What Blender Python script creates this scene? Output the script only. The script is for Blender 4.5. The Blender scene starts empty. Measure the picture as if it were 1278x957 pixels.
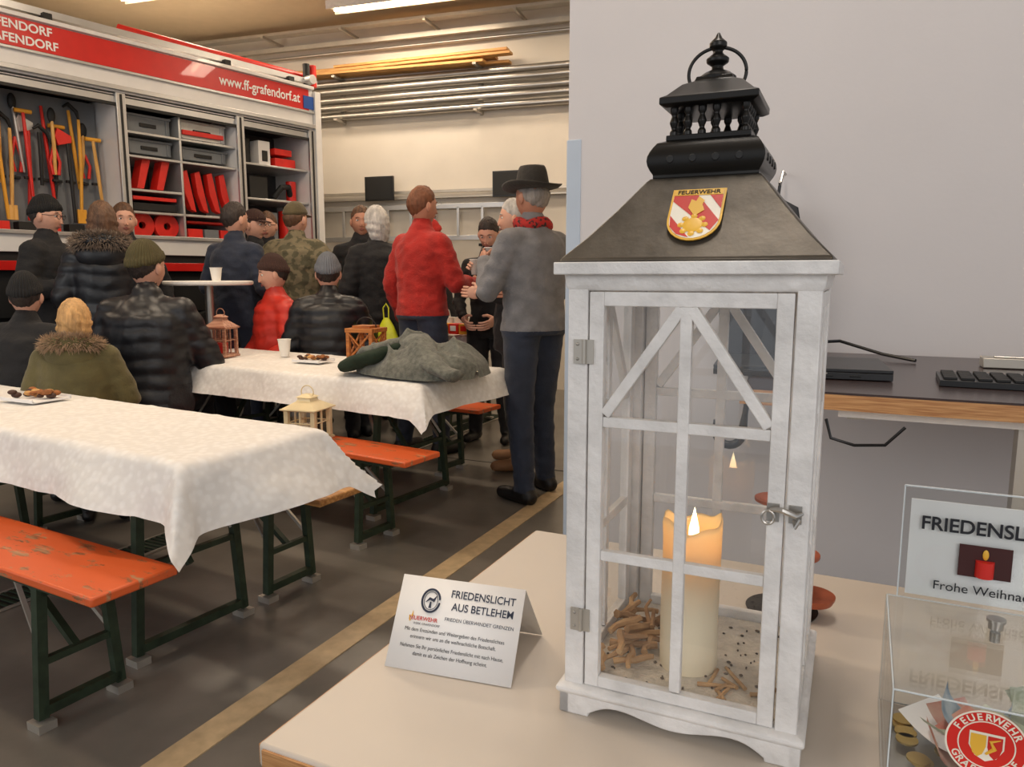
import bpy, math, random
import numpy as np
from mathutils import Vector, Matrix, Euler, noise
random.seed(7)
D=bpy.data; SC=bpy.context.scene; COL=SC.collection
pi=math.pi
# ---------------------------------------------------------------- helpers
def lin(c):
    return tuple(((x/255.)/12.92 if x/255.<=.04045 else ((x/255.+.055)/1.055)**2.4) for x in c)
def newmat(name):
    m=D.materials.new(name); m.use_nodes=True
    nt=m.node_tree; b=nt.nodes['Principled BSDF']; return m,nt,b
def mat(name,col,rough=.6,metal=0.,var=.12,scale=9,bump=0.,bscale=60,col2=None,emit=0,sheen=0,thr=None,coat=0):
    m,nt,b=newmat(name); c=lin(col); N=nt.nodes.new; L=nt.links.new
    tc=N('ShaderNodeTexCoord'); nz=N('ShaderNodeTexNoise'); nz.inputs['Scale'].default_value=scale; nz.inputs['Detail'].default_value=5
    L(tc.outputs['Object'],nz.inputs['Vector'])
    cr=N('ShaderNodeValToRGB'); L(nz.outputs['Fac'],cr.inputs['Fac'])
    if thr: cr.color_ramp.elements[0].position=thr-.03; cr.color_ramp.elements[1].position=thr+.03
    else: cr.color_ramp.elements[0].position=.3; cr.color_ramp.elements[1].position=.7
    c2=lin(col2) if col2 else tuple(min(1,x*(1+var)) for x in c)
    c1=c if col2 else tuple(x*(1-var) for x in c)
    cr.color_ramp.elements[0].color=(*c1,1); cr.color_ramp.elements[1].color=(*c2,1)
    L(cr.outputs['Color'],b.inputs['Base Color'])
    b.inputs['Roughness'].default_value=rough; b.inputs['Metallic'].default_value=metal
    if sheen: b.inputs['Sheen Weight'].default_value=sheen
    if coat: b.inputs['Coat Weight'].default_value=coat
    if emit:
        b.inputs['Emission Color'].default_value=(*c,1); b.inputs['Emission Strength'].default_value=emit
    if bump:
        n2=N('ShaderNodeTexNoise'); n2.inputs['Scale'].default_value=bscale; n2.inputs['Detail'].default_value=6
        L(tc.outputs['Object'],n2.inputs['Vector'])
        bp=N('ShaderNodeBump'); bp.inputs['Strength'].default_value=bump; bp.inputs['Distance'].default_value=.01
        L(n2.outputs['Fac'],bp.inputs['Height']); L(bp.outputs['Normal'],b.inputs['Normal'])
    return m
def woodmat(name,c1,c2,rough=.5,scale=6,stretch=(1,14,14),paint=None,pthr=.42):
    m,nt,b=newmat(name); N=nt.nodes.new; L=nt.links.new
    tc=N('ShaderNodeTexCoord'); mp=N('ShaderNodeMapping'); mp.inputs['Scale'].default_value=stretch
    nz=N('ShaderNodeTexNoise'); nz.inputs['Scale'].default_value=scale; nz.inputs['Detail'].default_value=6
    L(tc.outputs['Object'],mp.inputs['Vector']); L(mp.outputs['Vector'],nz.inputs['Vector'])
    cr=N('ShaderNodeValToRGB'); cr.color_ramp.elements[0].position=.35; cr.color_ramp.elements[1].position=.68
    cr.color_ramp.elements[0].color=(*lin(c1),1); cr.color_ramp.elements[1].color=(*lin(c2),1)
    L(nz.outputs['Fac'],cr.inputs['Fac']); out=cr.outputs['Color']
    if paint:
        n2=N('ShaderNodeTexNoise'); n2.inputs['Scale'].default_value=7; n2.inputs['Detail'].default_value=9; n2.inputs['Roughness'].default_value=.7
        mp2=N('ShaderNodeMapping'); mp2.inputs['Scale'].default_value=(1,2.5,2.5); L(tc.outputs['Object'],mp2.inputs['Vector'])
        L(mp2.outputs['Vector'],n2.inputs['Vector'])
        r2=N('ShaderNodeValToRGB'); r2.color_ramp.elements[0].position=pthr; r2.color_ramp.elements[1].position=pthr+.05
        L(n2.outputs['Fac'],r2.inputs['Fac'])
        mx=N('ShaderNodeMix'); mx.data_type='RGBA'; L(r2.outputs['Color'],mx.inputs[0]); L(out,mx.inputs[6])
        mx.inputs[7].default_value=(*lin(paint),1); out=mx.outputs[2]
    L(out,b.inputs['Base Color']); b.inputs['Roughness'].default_value=rough
    bp=N('ShaderNodeBump'); bp.inputs['Strength'].default_value=.15; L(nz.outputs['Fac'],bp.inputs['Height']); L(bp.outputs['Normal'],b.inputs['Normal'])
    return m
def glassmat(name,tint=(1,1,1),base=.05,k=.75):
    m=D.materials.new(name); m.use_nodes=True; nt=m.node_tree; nt.nodes.clear(); N=nt.nodes.new; L=nt.links.new
    o=N('ShaderNodeOutputMaterial'); mx=N('ShaderNodeMixShader'); t=N('ShaderNodeBsdfTransparent'); g=N('ShaderNodeBsdfGlossy')
    t.inputs[0].default_value=(*tint,1); g.inputs['Roughness'].default_value=.02
    lw=N('ShaderNodeLayerWeight'); lw.inputs[0].default_value=.5
    p=N('ShaderNodeMath'); p.operation='POWER'; p.inputs[1].default_value=4
    q=N('ShaderNodeMath'); q.operation='MULTIPLY_ADD'; q.inputs[1].default_value=k; q.inputs[2].default_value=base
    L(lw.outputs['Facing'],p.inputs[0]); L(p.outputs[0],q.inputs[0]); L(q.outputs[0],mx.inputs[0]); L(t.outputs[0],mx.inputs[1]); L(g.outputs[0],mx.inputs[2]); L(mx.outputs[0],o.inputs[0])
    return m
class MB:
    def __init__(s): s.v=[];s.f=[];s.m=[];s.mats=[]
    def add(s,vs,fs,mt,M=None):
        if mt not in s.mats: s.mats.append(mt)
        i=s.mats.index(mt); n=len(s.v)
        if M is not None: vs=[M@Vector(v) for v in vs]
        s.v.extend([tuple(v) for v in vs])
        for f in fs: s.f.append(tuple(n+k for k in f)); s.m.append(i)
    def box(s,c,d,mt,R=None,M=None):
        x,y,z=[k/2 for k in d]; vs=[Vector((a*x,b*y,e*z)) for a in(-1,1) for b in(-1,1) for e in(-1,1)]
        if R is not None:
            R3=Euler(R).to_matrix(); vs=[R3@v for v in vs]
        vs=[v+Vector(c) for v in vs]
        s.add(vs,[(0,1,3,2),(4,6,7,5),(0,4,5,1),(2,3,7,6),(0,2,6,4),(1,5,7,3)],mt,M)
    def bar(s,p0,p1,w,t,mt,up=(0,0,1),M=None):
        p0=Vector(p0);p1=Vector(p1);d=(p1-p0).normalized();u=Vector(up);x=d.cross(u)
        if x.length<1e-4: x=d.cross(Vector((0,1,0)))
        x.normalize();u=x.cross(d).normalized()
        vs=[p+x*a*w/2+u*b*t/2 for p in(p0,p1) for a,b in((-1,-1),(1,-1),(1,1),(-1,1))]
        s.add(vs,[(3,2,1,0),(4,5,6,7),(0,1,5,4),(1,2,6,5),(2,3,7,6),(3,0,4,7)],mt,M)
    def cyl(s,p0,p1,r0,mt,r1=None,n=16,M=None,rings=None):
        if r1 is None:r1=r0
        s.tube([p0,p1],[r0,r1],mt,n,M)
    def tube(s,pts,rs,mt,n=12,M=None,caps=True):
        pts=[Vector(p) for p in pts]
        if not hasattr(rs,'__len__'): rs=[rs]*len(pts)
        vs=[];prev=None
        for i,p in enumerate(pts):
            a=pts[max(0,i-1)];b=pts[min(len(pts)-1,i+1)];d=(b-a).normalized()
            if prev is None:
                x=d.cross(Vector((0,0,1)))
                if x.length<1e-3:x=d.cross(Vector((0,1,0)))
            else: x=prev-d*prev.dot(d)
            x.normalize();prev=x;y=d.cross(x)
            for k in range(n):
                t=2*pi*k/n; vs.append(p+(x*math.cos(t)+y*math.sin(t))*rs[i])
        fs=[]
        for i in range(len(pts)-1):
            for k in range(n):
                a=i*n+k;b=i*n+(k+1)%n; fs.append((a,b,b+n,a+n))
        if caps: fs.append(tuple(range(n))[::-1]); fs.append(tuple((len(pts)-1)*n+k for k in range(n)))
        s.add(vs,fs,mt,M)
    def sph(s,c,r,mt,M=None,nu=20,nv=12,fn=None):
        if not hasattr(r,'__len__'): r=(r,r,r)
        vs=[];c=Vector(c) if hasattr(c,'__len__') else Vector((0,0,0))
        for j in range(nv+1):
            th=pi*j/nv
            for i in range(nu):
                ph=2*pi*i/nu; d=Vector((math.sin(th)*math.cos(ph),math.sin(th)*math.sin(ph),math.cos(th)))
                vs.append(fn(d) if fn else c+Vector((d.x*r[0],d.y*r[1],d.z*r[2])))
        fs=[]
        for j in range(nv):
            for i in range(nu):
                a=j*nu+i;b=j*nu+(i+1)%nu
                if j==0: fs.append((a,a+nu,b+nu))
                elif j==nv-1: fs.append((a,a+nu,b))
                else: fs.append((a,a+nu,b+nu,b))
        s.add(vs,fs,mt,M)
    def caps(s,p0,p1,r0,r1,mt,n=14,M=None):
        p0=Vector(p0);p1=Vector(p1);d=(p1-p0);L=d.length
        if L<1e-5: return
        d=d/L; pts=[];rs=[]
        for t in(.0,.3,.6,.85): pts.append(p0-d*r0*math.cos(t*pi/2)*.98); rs.append(max(.0008,r0*math.sin(t*pi/2)))
        pts.append(p0);rs.append(r0);pts.append((p0+p1)/2);rs.append((r0+r1)/2);pts.append(p1);rs.append(r1)
        for t in(.85,.6,.3,.0): pts.append(p1+d*r1*math.cos(t*pi/2)*.98); rs.append(max(.0008,r1*math.sin(t*pi/2)))
        s.tube(pts,rs,mt,n,M)
    def loft(s,rings,mt,n=24,M=None):  # rings (cx,cy,z,rx,ry)
        vs=[]
        for (cx,cy,z,rx,ry) in rings:
            for k in range(n):
                t=2*pi*k/n; vs.append(Vector((cx+rx*math.cos(t),cy+ry*math.sin(t),z)))
        fs=[]
        for i in range(len(rings)-1):
            for k in range(n):
                a=i*n+k;b=i*n+(k+1)%n; fs.append((a,b,b+n,a+n))
        fs.append(tuple(range(n))[::-1]); fs.append(tuple((len(rings)-1)*n+k for k in range(n)))
        s.add(vs,fs,mt,M)
    def lathe(s,prof,c,mt,n=28,M=None):
        c=Vector(c); vs=[]
        for r,z in prof:
            for k in range(n):
                t=2*pi*k/n; vs.append(c+Vector((r*math.cos(t),r*math.sin(t),z)))
        fs=[]
        for i in range(len(prof)-1):
            for k in range(n):
                a=i*n+k;b=i*n+(k+1)%n; fs.append((a,b,b+n,a+n))
        s.add(vs,fs,mt,M)
    def frus(s,h0,h1,z0,z1,mt,c=(0,0),M=None,steps=None):
        st=steps or [(h0,z0),(h1,z1)]
        vs=[]
        for h,z in st: vs+= [Vector((c[0]+a*h,c[1]+b*h,z)) for a,b in((-1,-1),(1,-1),(1,1),(-1,1))]
        fs=[(3,2,1,0)]
        for i in range(len(st)-1):
            for k in range(4):
                a=4*i+k;b=4*i+(k+1)%4; fs.append((a,b,b+4,a+4))
        n=4*(len(st)-1); fs.append((n,n+1,n+2,n+3))
        s.add(vs,fs,mt,M)
    def prism(s,poly,t,mt,M=None): # poly in x,z ; thickness along y centred
        n=len(poly); vs=[Vector((x,-t/2,z)) for x,z in poly]+[Vector((x,t/2,z)) for x,z in poly]
        fs=[tuple(range(n)),tuple(range(2*n-1,n-1,-1))]+[(i,i+n,(i+1)%n+n,(i+1)%n) for i in range(n)]
        s.add(vs,fs,mt,M)
    def obj(s,name,parent=None,bevel=0,smooth=40,loc=None,rot=None):
        me=D.meshes.new(name); me.from_pydata(s.v,[],s.f)
        for m in s.mats: me.materials.append(m)
        me.polygons.foreach_set('material_index',s.m); me.polygons.foreach_set('use_smooth',[True]*len(s.f))
        me.update(); me.set_sharp_from_angle(angle=math.radians(smooth))
        o=D.objects.new(name,me); COL.objects.link(o)
        if parent: o.parent=parent
        if loc: o.location=loc
        if rot: o.rotation_euler=rot
        if bevel:
            b=o.modifiers.new('bevel','BEVEL'); b.width=bevel; b.segments=2; b.limit_method='ANGLE'
        return o
def empty(name,loc=(0,0,0),rot=(0,0,0),parent=None):
    o=D.objects.new(name,None); COL.objects.link(o); o.location=loc; o.rotation_euler=rot; o.empty_display_size=.1
    if parent:o.parent=parent
    return o
def text(body,size,mt,parent,loc,rot=(0,0,0),align='LEFT',bold=0,name='lettering',ext=.0002,sx=1):
    cu=D.curves.new(name,'FONT'); cu.body=body; cu.size=size; cu.align_x=align; cu.extrude=ext; cu.offset=bold
    cu.materials.append(mt); o=D.objects.new(name,cu); COL.objects.link(o); o.parent=parent; o.location=loc; o.rotation_euler=rot; o.scale=(sx,1,1)
    return o
rad=math.radians
# ---------------------------------------------------------------- materials
M_wall=mat('wall_plaster',(212,206,204),.85,var=.02,scale=3,bump=.035,bscale=70)
M_wallb=mat('hall_plaster',(214,207,196),.85,var=.03,scale=3,bump=.04,bscale=70)
M_ceil=mat('ceiling_paint',(198,178,148),.9,var=.03)
M_floor=mat('concrete_floor',(92,88,82),.3,var=.3,scale=2.2,bump=.05,bscale=30,col2=(126,120,112))
M_line=mat('floor_line_paint',(190,166,130),.5,var=.15,scale=20)
M_dark=mat('dark_void',(22,22,22),.6)
M_steel=mat('steel',(176,172,166),.32,.85,var=.05)
M_galv=mat('galvanised',(188,182,172),.4,.6,var=.08)
M_guard=mat('guard_blue_grey',(186,196,208),.5,var=.03)
M_white=mat('white_paint',(236,232,226),.5,var=.05,scale=30,bump=.1,bscale=120)
M_plank=woodmat('plank_wood',(190,136,74),(218,170,104))
M_tabletop=mat('laminate_beige',(202,191,178),.4,var=.03,scale=3)
M_ply=woodmat('plywood_edge',(166,112,66),(206,156,102),scale=10,stretch=(2,2,40))
M_black=mat('black_plastic',(22,22,24),.35)
M_desk=mat('desk_dark',(58,44,42),.25,var=.1)
M_red=mat('signal_red',(206,32,26),.35,var=.06,coat=.4)
M_redm=mat('red_tool',(214,38,28),.4)
M_wtruck=mat('truck_white',(228,226,224),.3,var=.03,coat=.4)
M_truckin=mat('compartment_grey',(60,60,62),.55,var=.1)
M_alu=mat('aluminium',(196,196,196),.35,.7,var=.05)
M_crate=mat('crate_grey',(112,116,120),.55,var=.06)
M_paper=mat('paper_white',(240,238,236),.75,var=.02)
M_ink=mat('ink_black',(26,28,36),.7)
M_inkn=mat('ink_navy',(50,56,74),.7)
M_orange=woodmat('bench_orange',(120,72,40),(196,150,110),.45,paint=(222,98,46),pthr=.40)
M_bwood=woodmat('bench_wood',(160,104,52),(208,156,92),.5)
M_green=mat('bench_leg_green',(46,60,44),.5,.2,var=.3,scale=25)
M_glass=glassmat('window_glass',(.985,.985,.98),.09,.7)
M_acr=glassmat('acrylic',(.97,.98,.98),.05,.6)
M_cup=mat('cup_paper',(244,240,232),.6,var=.02)
M_wick=mat('wick',(20,16,12),.9)
def clothmat():
    m,nt,b=newmat('tablecloth_damask'); N=nt.nodes.new;L=nt.links.new
    tc=N('ShaderNodeTexCoord'); v=N('ShaderNodeTexVoronoi'); v.inputs['Scale'].default_value=44; v.feature='SMOOTH_F1'
    L(tc.outputs['Object'],v.inputs['Vector'])
    cr=N('ShaderNodeValToRGB'); cr.color_ramp.elements[0].position=.25;cr.color_ramp.elements[1].position=.5
    cr.color_ramp.elements[0].color=(*lin((238,235,231)),1);cr.color_ramp.elements[1].color=(*lin((229,225,220)),1)
    L(v.outputs['Distance'],cr.inputs['Fac']);L(cr.outputs['Color'],b.inputs['Base Color']);b.inputs['Roughness'].default_value=.65
    bp=N('ShaderNodeBump');bp.inputs['Strength'].default_value=.15;bp.inputs['Distance'].default_value=.008;L(v.outputs['Distance'],bp.inputs['Height'])
    n2=N('ShaderNodeTexNoise'); n2.inputs['Scale'].default_value=7; n2.inputs['Detail'].default_value=3; L(tc.outputs['Object'],n2.inputs['Vector'])
    b2=N('ShaderNodeBump');b2.inputs['Strength'].default_value=.35;b2.inputs['Distance'].default_value=.03;L(n2.outputs['Fac'],b2.inputs['Height']);L(bp.outputs['Normal'],b2.inputs['Normal']);L(b2.outputs['Normal'],b.inputs['Normal'])
    return m
M_cloth=clothmat()
# ---------------------------------------------------------------- camera
cd=D.cameras.new('camera'); cam=D.objects.new('camera',cd); COL.objects.link(cam)
cam.location=(0,0,1.25); cam.rotation_euler=(rad(90-8.17),0,rad(25.15)); cd.sensor_width=36; cd.lens=26.2; cd.clip_start=.02
SC.camera=cam
# ---------------------------------------------------------------- room
def slab(name,c,d,mt,rz=0):
    b=MB(); b.box((0,0,0),d,mt); return b.obj(name,loc=c,rot=(0,0,rz))
slab('floor',(-3,2.6,-.05),(13,13,.1),M_floor)
slab('ceiling',(-3,2.9,4.13),(13,13,.14),M_ceil)
WA=rad(7.15)
slab('wall_back',(-4.41+.1245*-.1,7.5+.992*.1,2.03),(11,.2,4.06),M_wallb,WA)
slab('wall_right',(1.08,2.28,2.03),(3.846,.16,4.06),M_wall)
slab('wall_partition',(-.763,5.15,2.03),(.16,5.58,4.06),M_wallb)
slab('wall_left',(-9.45,2.9,2.03),(.1,10,4.06),M_wallb)
b=MB(); b.box((0,0,.83),(.006,.09,1.66),M_guard); b.box((.022,-.045,.83),(.045,.006,1.66),M_guard)
b.obj('trim_corner_guard',loc=(-.846,2.245,0),bevel=.002)
b=MB(); b.box((0,0,.0),(.1,9,.004),M_line); b.obj('floor_line_marking',loc=(-1.56,3.0,.002))
b=MB(); b.box((0,0,0),(.16,6,.004),M_dark)
for i in range(200): b.box((0,-3+.03*i,.004),(.14,.012,.006),M_green)
for sx in(-.08,.08): b.box((sx,0,.003),(.012,6,.008),M_galv)
b.obj('floor_drain_grate',loc=(-2.95,3.0,.003))
b=MB(); b.box((0,0,0),(9,.008,.002),M_dark); b.obj('trim_1',loc=(-5,4.4,.001))
def wallE(name): return empty(name,(-4.41,7.5,0),(0,0,WA))
e=wallE('steel_pipe_bundle'); b=MB()
for i,z in enumerate((3.07,3.16,3.25,3.34,3.43)):
    b.cyl((-4,-.09-.03*(i%2),z),(3.3,-.09-.03*(i%2),z),.037,M_steel,n=16)
for x in(-3,-1.2,.5,1.6): b.box((x,-.03,3.25),(.04,.06,.50),M_galv); b.box((x,-.12,3.02),(.04,.2,.02),M_galv); b.box((x,-.12,3.485),(.04,.24,.02),M_galv)
b.obj('pipes',e)
e=wallE('stacked_planks'); b=MB()
for i,(x0,x1,z,y) in enumerate(((-2.2,.85,3.52,-.07),(-1.7,.7,3.555,-.08),(-2.1,.3,3.59,-.07),(-1.2,.86,3.60,-.17),(-2.3,.6,3.52,-.19),(-1.9,.9,3.555,-.19))):
    b.box(((x0+x1)/2,y,z),(x1-x0,.1,.028),M_plank,R=(0,.008*(-1)**i,0))
b.obj('planks',e,bevel=.003)
e=wallE('ceiling_cable_tray'); b=MB()
b.box((-1,-.12,3.86),(9,.05,.05),M_galv); b.box((-1,-.3,3.96),(9,.12,.03),M_galv)
for i in range(9): b.box((-5+i*1.0,-.2,3.93),(.03,.4,.03),M_galv)
b.cyl((-5,-.06,3.78),(3,-.06,3.78),.018,M_steel)
b.obj('tray',e)
e=wallE('ladder'); b=MB()
for z in(1.68,2.03): b.box((-.35,-.08,z),(2.5,.03,.055),M_alu)
for i in range(9): b.box((-1.5+i*.29,-.08,1.855),(.03,.03,.34),M_alu)
for x in (-1.2,.5): b.box((x,-.03,1.6),(.04,.1,.03),M_dark)
b.obj('rails_and_rungs',e,bevel=.003)
e=wallE('shelf_rail'); b=MB(); b.box((0,-.04,2.2),(3.4,.04,.03),M_galv); b.box((0,-.05,2.13),(3.4,.1,.015),M_galv); b.obj('rail',e)
for i,x in enumerate((-.69,.86)):
    e=wallE('monitor'); b=MB(); b.box((x,-.16,2.24),(.36,.03,.27),M_black); b.box((x,-.178,2.24),(.33,.004,.24),M_dark); b.box((x,-.1,2.26),(.08,.1,.06),M_dark); b.obj('panel',e,bevel=.004)
M_lamp=mat('lamp_tube',(255,224,176),.5,emit=14)
def lamp(x,y,rz,P,sz=(1.5,.3),col=(1,.83,.64)):
    e=empty('ceiling_lamp',(x,y,4.0),(0,0,rz)); b=MB(); b.box((0,0,.035),(1.5,.2,.05),M_white); b.cyl((-.7,0,-.005),(.7,0,-.005),.02,M_lamp); 
    b.box((0,.09,-.0),(1.5,.01,.04),M_white); b.box((0,-.09,0),(1.5,.01,.04),M_white); b.obj('fixture',e)
    l=D.lights.new('tube_light','AREA'); l.shape='RECTANGLE'; l.size=sz[0]; l.size_y=sz[1]; l.energy=P; l.color=col
    o=D.objects.new('tube_light',l); COL.objects.link(o); o.parent=e; o.location=(0,0,-.06)
for x,y in((-4.47,6.75),(-2.2,6.3),(-6.2,5.6)): lamp(x,y,WA,34)
for x,y in((-3.2,3.6),(-3.2,1.3),(-6.5,2.2)): lamp(x,y,0,40)
lamp(-.3,1.2,pi/2,24,col=(1,.94,.88))
# ---------------------------------------------------------------- fire truck
TA=rad(-10.95)
truck=empty('fire_truck',(-5.12,6.2,0),(0,0,TA))
b=MB(); Y0=-6.2
b.box((-1.25,Y0/2,2.98),(2.5,-Y0,.24),M_wtruck)
b.box((.004,Y0/2,2.985),(.01,-Y0-.1,.2),M_red)
b.box((.01,Y0/2,3.105),(.05,-Y0,.03),M_wtruck)
b.box((.012,Y0/2,2.87),(.03,-Y0,.02),M_alu)
b.box((-.03,Y0/2,2.79),(.06,-Y0,.17),M_wtruck)
b.box((.01,Y0/2,2.735),(.06,-Y0,.035),M_alu)
b.box((-1.55,Y0/2,2.15),(1.9,-Y0,1.5),M_wtruck)
b.box((-.3,Y0/2,1.5),(.6,-Y0,.14),M_wtruck)
b.box((.01,Y0/2,1.575),(.03,-Y0,.03),M_alu)
b.box((-1.25,Y0/2,1.12),(2.42,-Y0,.35),M_dark)
b.box((.0,Y0/2,1.33),(.03,-Y0,.07),M_red)
b.box((-1.25,Y0/2,.75),(2.2,-Y0,.5),M_dark)
b.box((-1.25,Y0/2,1.36),(2.45,-Y0,.14),M_dark)
divs=(-4.2,-3.07,-1.935,-.85,-.03)
for s_ in divs:
    b.box((-.3,s_,2.12),(.6,.06,1.1),M_wtruck); b.box((.005,s_,2.12),(.03,.075,1.16),M_alu); b.box((.022,s_,2.12),(.006,.02,1.14),M_dark)
for a_,c_ in zip(divs[:-1],divs[1:]):
    mid=(a_+c_)/2;w=c_-a_-.06
    b.box((-.57,mid,2.12),(.02,w,1.1),M_truckin); b.box((-.3,mid,2.68),(.58,w,.01),M_truckin)
    b.box((-.05,mid,2.66),(.07,w,.07),M_alu)
    b.box((.0,mid,2.61),(.02,w,.025),M_dark)
b.obj('body',truck,bevel=.004)
for yy in(-1.1,-4.6):
    b=MB(); M=Matrix.Translation((-.17,yy,.5))@Matrix.Rotation(pi/2,4,'Y')
    b.lathe([(.0,-.1),(.25,-.1),(.28,-.14),(.47,-.14),(.5,-.1),(.5,.1),(.47,.14),(.28,.14),(.24,.06),(.0,.05)],(0,0,0),M_dark,M=M,n=36)
    b.lathe([(.0,.08),(.1,.1),(.12,.07),(.24,.08)],(0,0,0),M_alu,M=M); b.obj('wheel',truck)
b=MB()
b.box((-1.25,.03,2.1),(2.4,.05,1.9),M_wtruck); b.box((-1.25,.06,2.1),(1.6,.02,1.3),M_alu)
b.box((.0,.04,2.2),(.07,.07,1.75),M_wtruck)
for x in(-.12,-.5): 
    b.bar((x,-4.6,3.2),(x,.15,3.2),.05,.05,M_alu)
for i in range(15): b.bar((-.12,-4.5+i*.31,3.2),(-.5,-4.5+i*.31,3.2),.03,.03,M_alu)
for y in(-4,-2.4,-.9,-.2): b.box((-.3,y,3.15),(.5,.06,.08),M_dark)
b.cyl((-.2,-1.8,3.26),(-.2,.1,3.26),.035,M_redm); b.cyl((-.75,-3,3.23),(-.75,.3,3.23),.04,M_steel)
b.cyl((.0,.02,3.2),(-1.0,.02,3.2),.045,M_alu)
for y,c in((.1,M_redm),(.02,M_dark)): b.cyl((-.1,y,3.15),(-.1,y,3.36),.035,c)
M_blue=mat('blue_marker',(30,80,160),.4)
b.box((.012,-.06,2.96),(.012,.12,.12),M_blue)
b.obj('roof_gear',truck)
TR=(pi/2,0,pi/2)
text('www.ff-grafendorf.at',.125,M_paper,truck,(.012,-1.04,2.945),TR,bold=.002,sx=.84,name='web_lettering')
text('FF.R.GRAFENDORF',.085,M_paper,truck,(.012,-3.12,3.005),TR,bold=.002,name='crew_lettering')
text('FEUERWEHR GRAFENDORF',.085,M_paper,truck,(.012,-3.42,2.91),TR,bold=.002,name='crew_lettering_2')
M_wh=woodmat('tool_handle',(206,150,70),(232,184,110),stretch=(14,14,1)); M_yel=mat('yellow_tool',(226,160,50),.5)
b=MB()
def shelf(a_,c_,z): b.box((-.3,(a_+c_)/2,z),(.54,c_-a_,.02),M_alu)
b.box((-.35,-2.5,2.12),(.02,1.05,1.06),M_crate)
cols=[M_redm,M_yel,M_redm,M_dark,M_alu,M_wh,M_wh,M_dark,M_yel,M_redm,M_dark,M_wh]
for i in range(20):
    s_=-3.0+i*.05; c=cols[(i*5)%12]
    z1=2.56-.07*(i%4); z0=1.68+.09*((i*3)%5); dy=.05*math.sin(i*1.7); xx=-.3+.05*(i%2)
    b.tube([(xx,s_,z1),(xx+.01,s_+dy*.4,(z1+z0)/2),(xx,s_+dy,z0)],[.012,.015,.013],c,8)
    k=i%5
    if k==0:
        b.prism([(-.07,-.05),(.03,-.02),(.03,.03),(-.07,.08),(-.09,.02)],.03,M_redm if i%2 else M_alu,M=Matrix.Translation((xx,s_,z1-.03))@Matrix.Rotation(pi/2,4,'Z'))
    elif k==1: b.tube([(xx,s_-.04,z1+.02),(xx,s_,z1+.05),(xx,s_+.06,z1),(xx,s_+.08,z1-.08)],[.01,.018,.016,.006],M_dark,8)
    elif k==2: b.box((xx,s_+dy,z0-.04),(.02,.07,.11),c)
    elif k==3:
        for q in(-1,1): b.tube([(xx,s_,(z0+z1)/2),(xx,s_+q*.035,z0+.1),(xx,s_+q*.02,z0)],[.012,.012,.014],M_redm,8)
        b.sph((xx,s_,z1),(.02,.03,.06),M_dark)
    else: b.cyl((xx,s_-.06,z1),(xx,s_+.06,z1),.016,M_yel)
    b.box((xx-.02,s_,2.0),(.03,.04,.02),M_dark)
for i in range(6): b.box((-.3,-3.0+.18*i+.05,1.63),(.12,.12,.07),M_redm if i%2 else M_dark)
b.obj('hand_tools',truck,bevel=.002)
b=MB()
def crate(y0,y1,z0,z1,c=M_crate,x=-.12,d=.4):
    ym=(y0+y1)/2; b.box((x-d/2,ym,(z0+z1)/2),(d,y1-y0-.02,z1-z0-.02),c)
    b.box((x-d/2,ym,z1-.02),(d+.02,y1-y0,.02),c); b.box((x+.006,ym,(z0+z1)/2-.01),(.012,(y1-y0)*.35,.03),M_dark)
    for k in(-.4,.4): b.box((x+.004,ym+k*(y1-y0),(z0+z1)/2),(.01,.015,z1-z0-.03),c)
shelf(-1.9,-.88,2.42);shelf(-1.9,-.88,2.23);shelf(-1.9,-1.42,1.96);shelf(-1.9,-.88,1.78)
b.box((-.3,-1.42,2.1),(.54,.02,1.02),M_alu)
crate(-1.86,-1.45,2.43,2.6);crate(-1.86,-1.45,2.26,2.40);crate(-1.4,-.92,2.44,2.62,M_alu);crate(-1.4,-.92,2.26,2.39)
b.box((-.1,-1.16,2.5),(.02,.4,.04),M_redm)
for i in range(4):
    y=-1.36+i*.12; b.prism([(0,0),(.05,.02),(.10,.16),(.12,.34),(.07,.36),(.03,.16)],.07,M_redm,M=Matrix.Translation((-.14,y+.1,1.82))@Matrix.Rotation(pi/2,4,'Z')@Matrix.Scale(-1,4,(1,0,0)))
    b.box((-.16,y+.03,2.02),(.05,.05,.03),M_dark)
for i in range(2): b.prism([(0,0),(.06,.0),(.13,.24),(.06,.24)],.12,M_redm,M=Matrix.Translation((-.14,-1.8+.17*i,1.98))@Matrix.Rotation(pi/2,4,'Z'))
b.box((-.16,-1.66,1.9),(.2,.38,.03),M_redm); b.box((-.16,-1.66,1.83),(.2,.38,.06),M_dark)
for i in range(2): b.lathe([(.03,-.03),(.11,-.03),(.11,.03),(.03,.03)],(0,0,0),M_redm,M=Matrix.Translation((-.14,-1.76+.22*i,1.68))@Matrix.Rotation(pi/2,4,'Y')@Matrix.Scale(.8,4,(0,0,1)),n=20)
for i in range(3): b.box((-.2,-1.3+i*.16,1.63),(.25,.14,.08),M_redm if i!=1 else M_crate)
b.box((-.2,-1.16,1.73),(.2,.4,.02),M_redm)
b.obj('crates_and_hoses',truck,bevel=.003)
b=MB()
shelf(-.82,-.06,2.3);shelf(-.82,-.06,1.98)
b.cyl((-.2,-.68,2.33),(-.2,-.68,2.55),.06,M_dark); b.box((-.2,-.52,2.43),(.2,.13,.22),M_wtruck);b.box((-.095,-.52,2.4),(.01,.06,.1),M_dark)
b.box((-.2,-.28,2.36),(.2,.24,.08),M_redm);b.box((-.2,-.3,2.46),(.2,.2,.06),M_redm)
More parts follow.
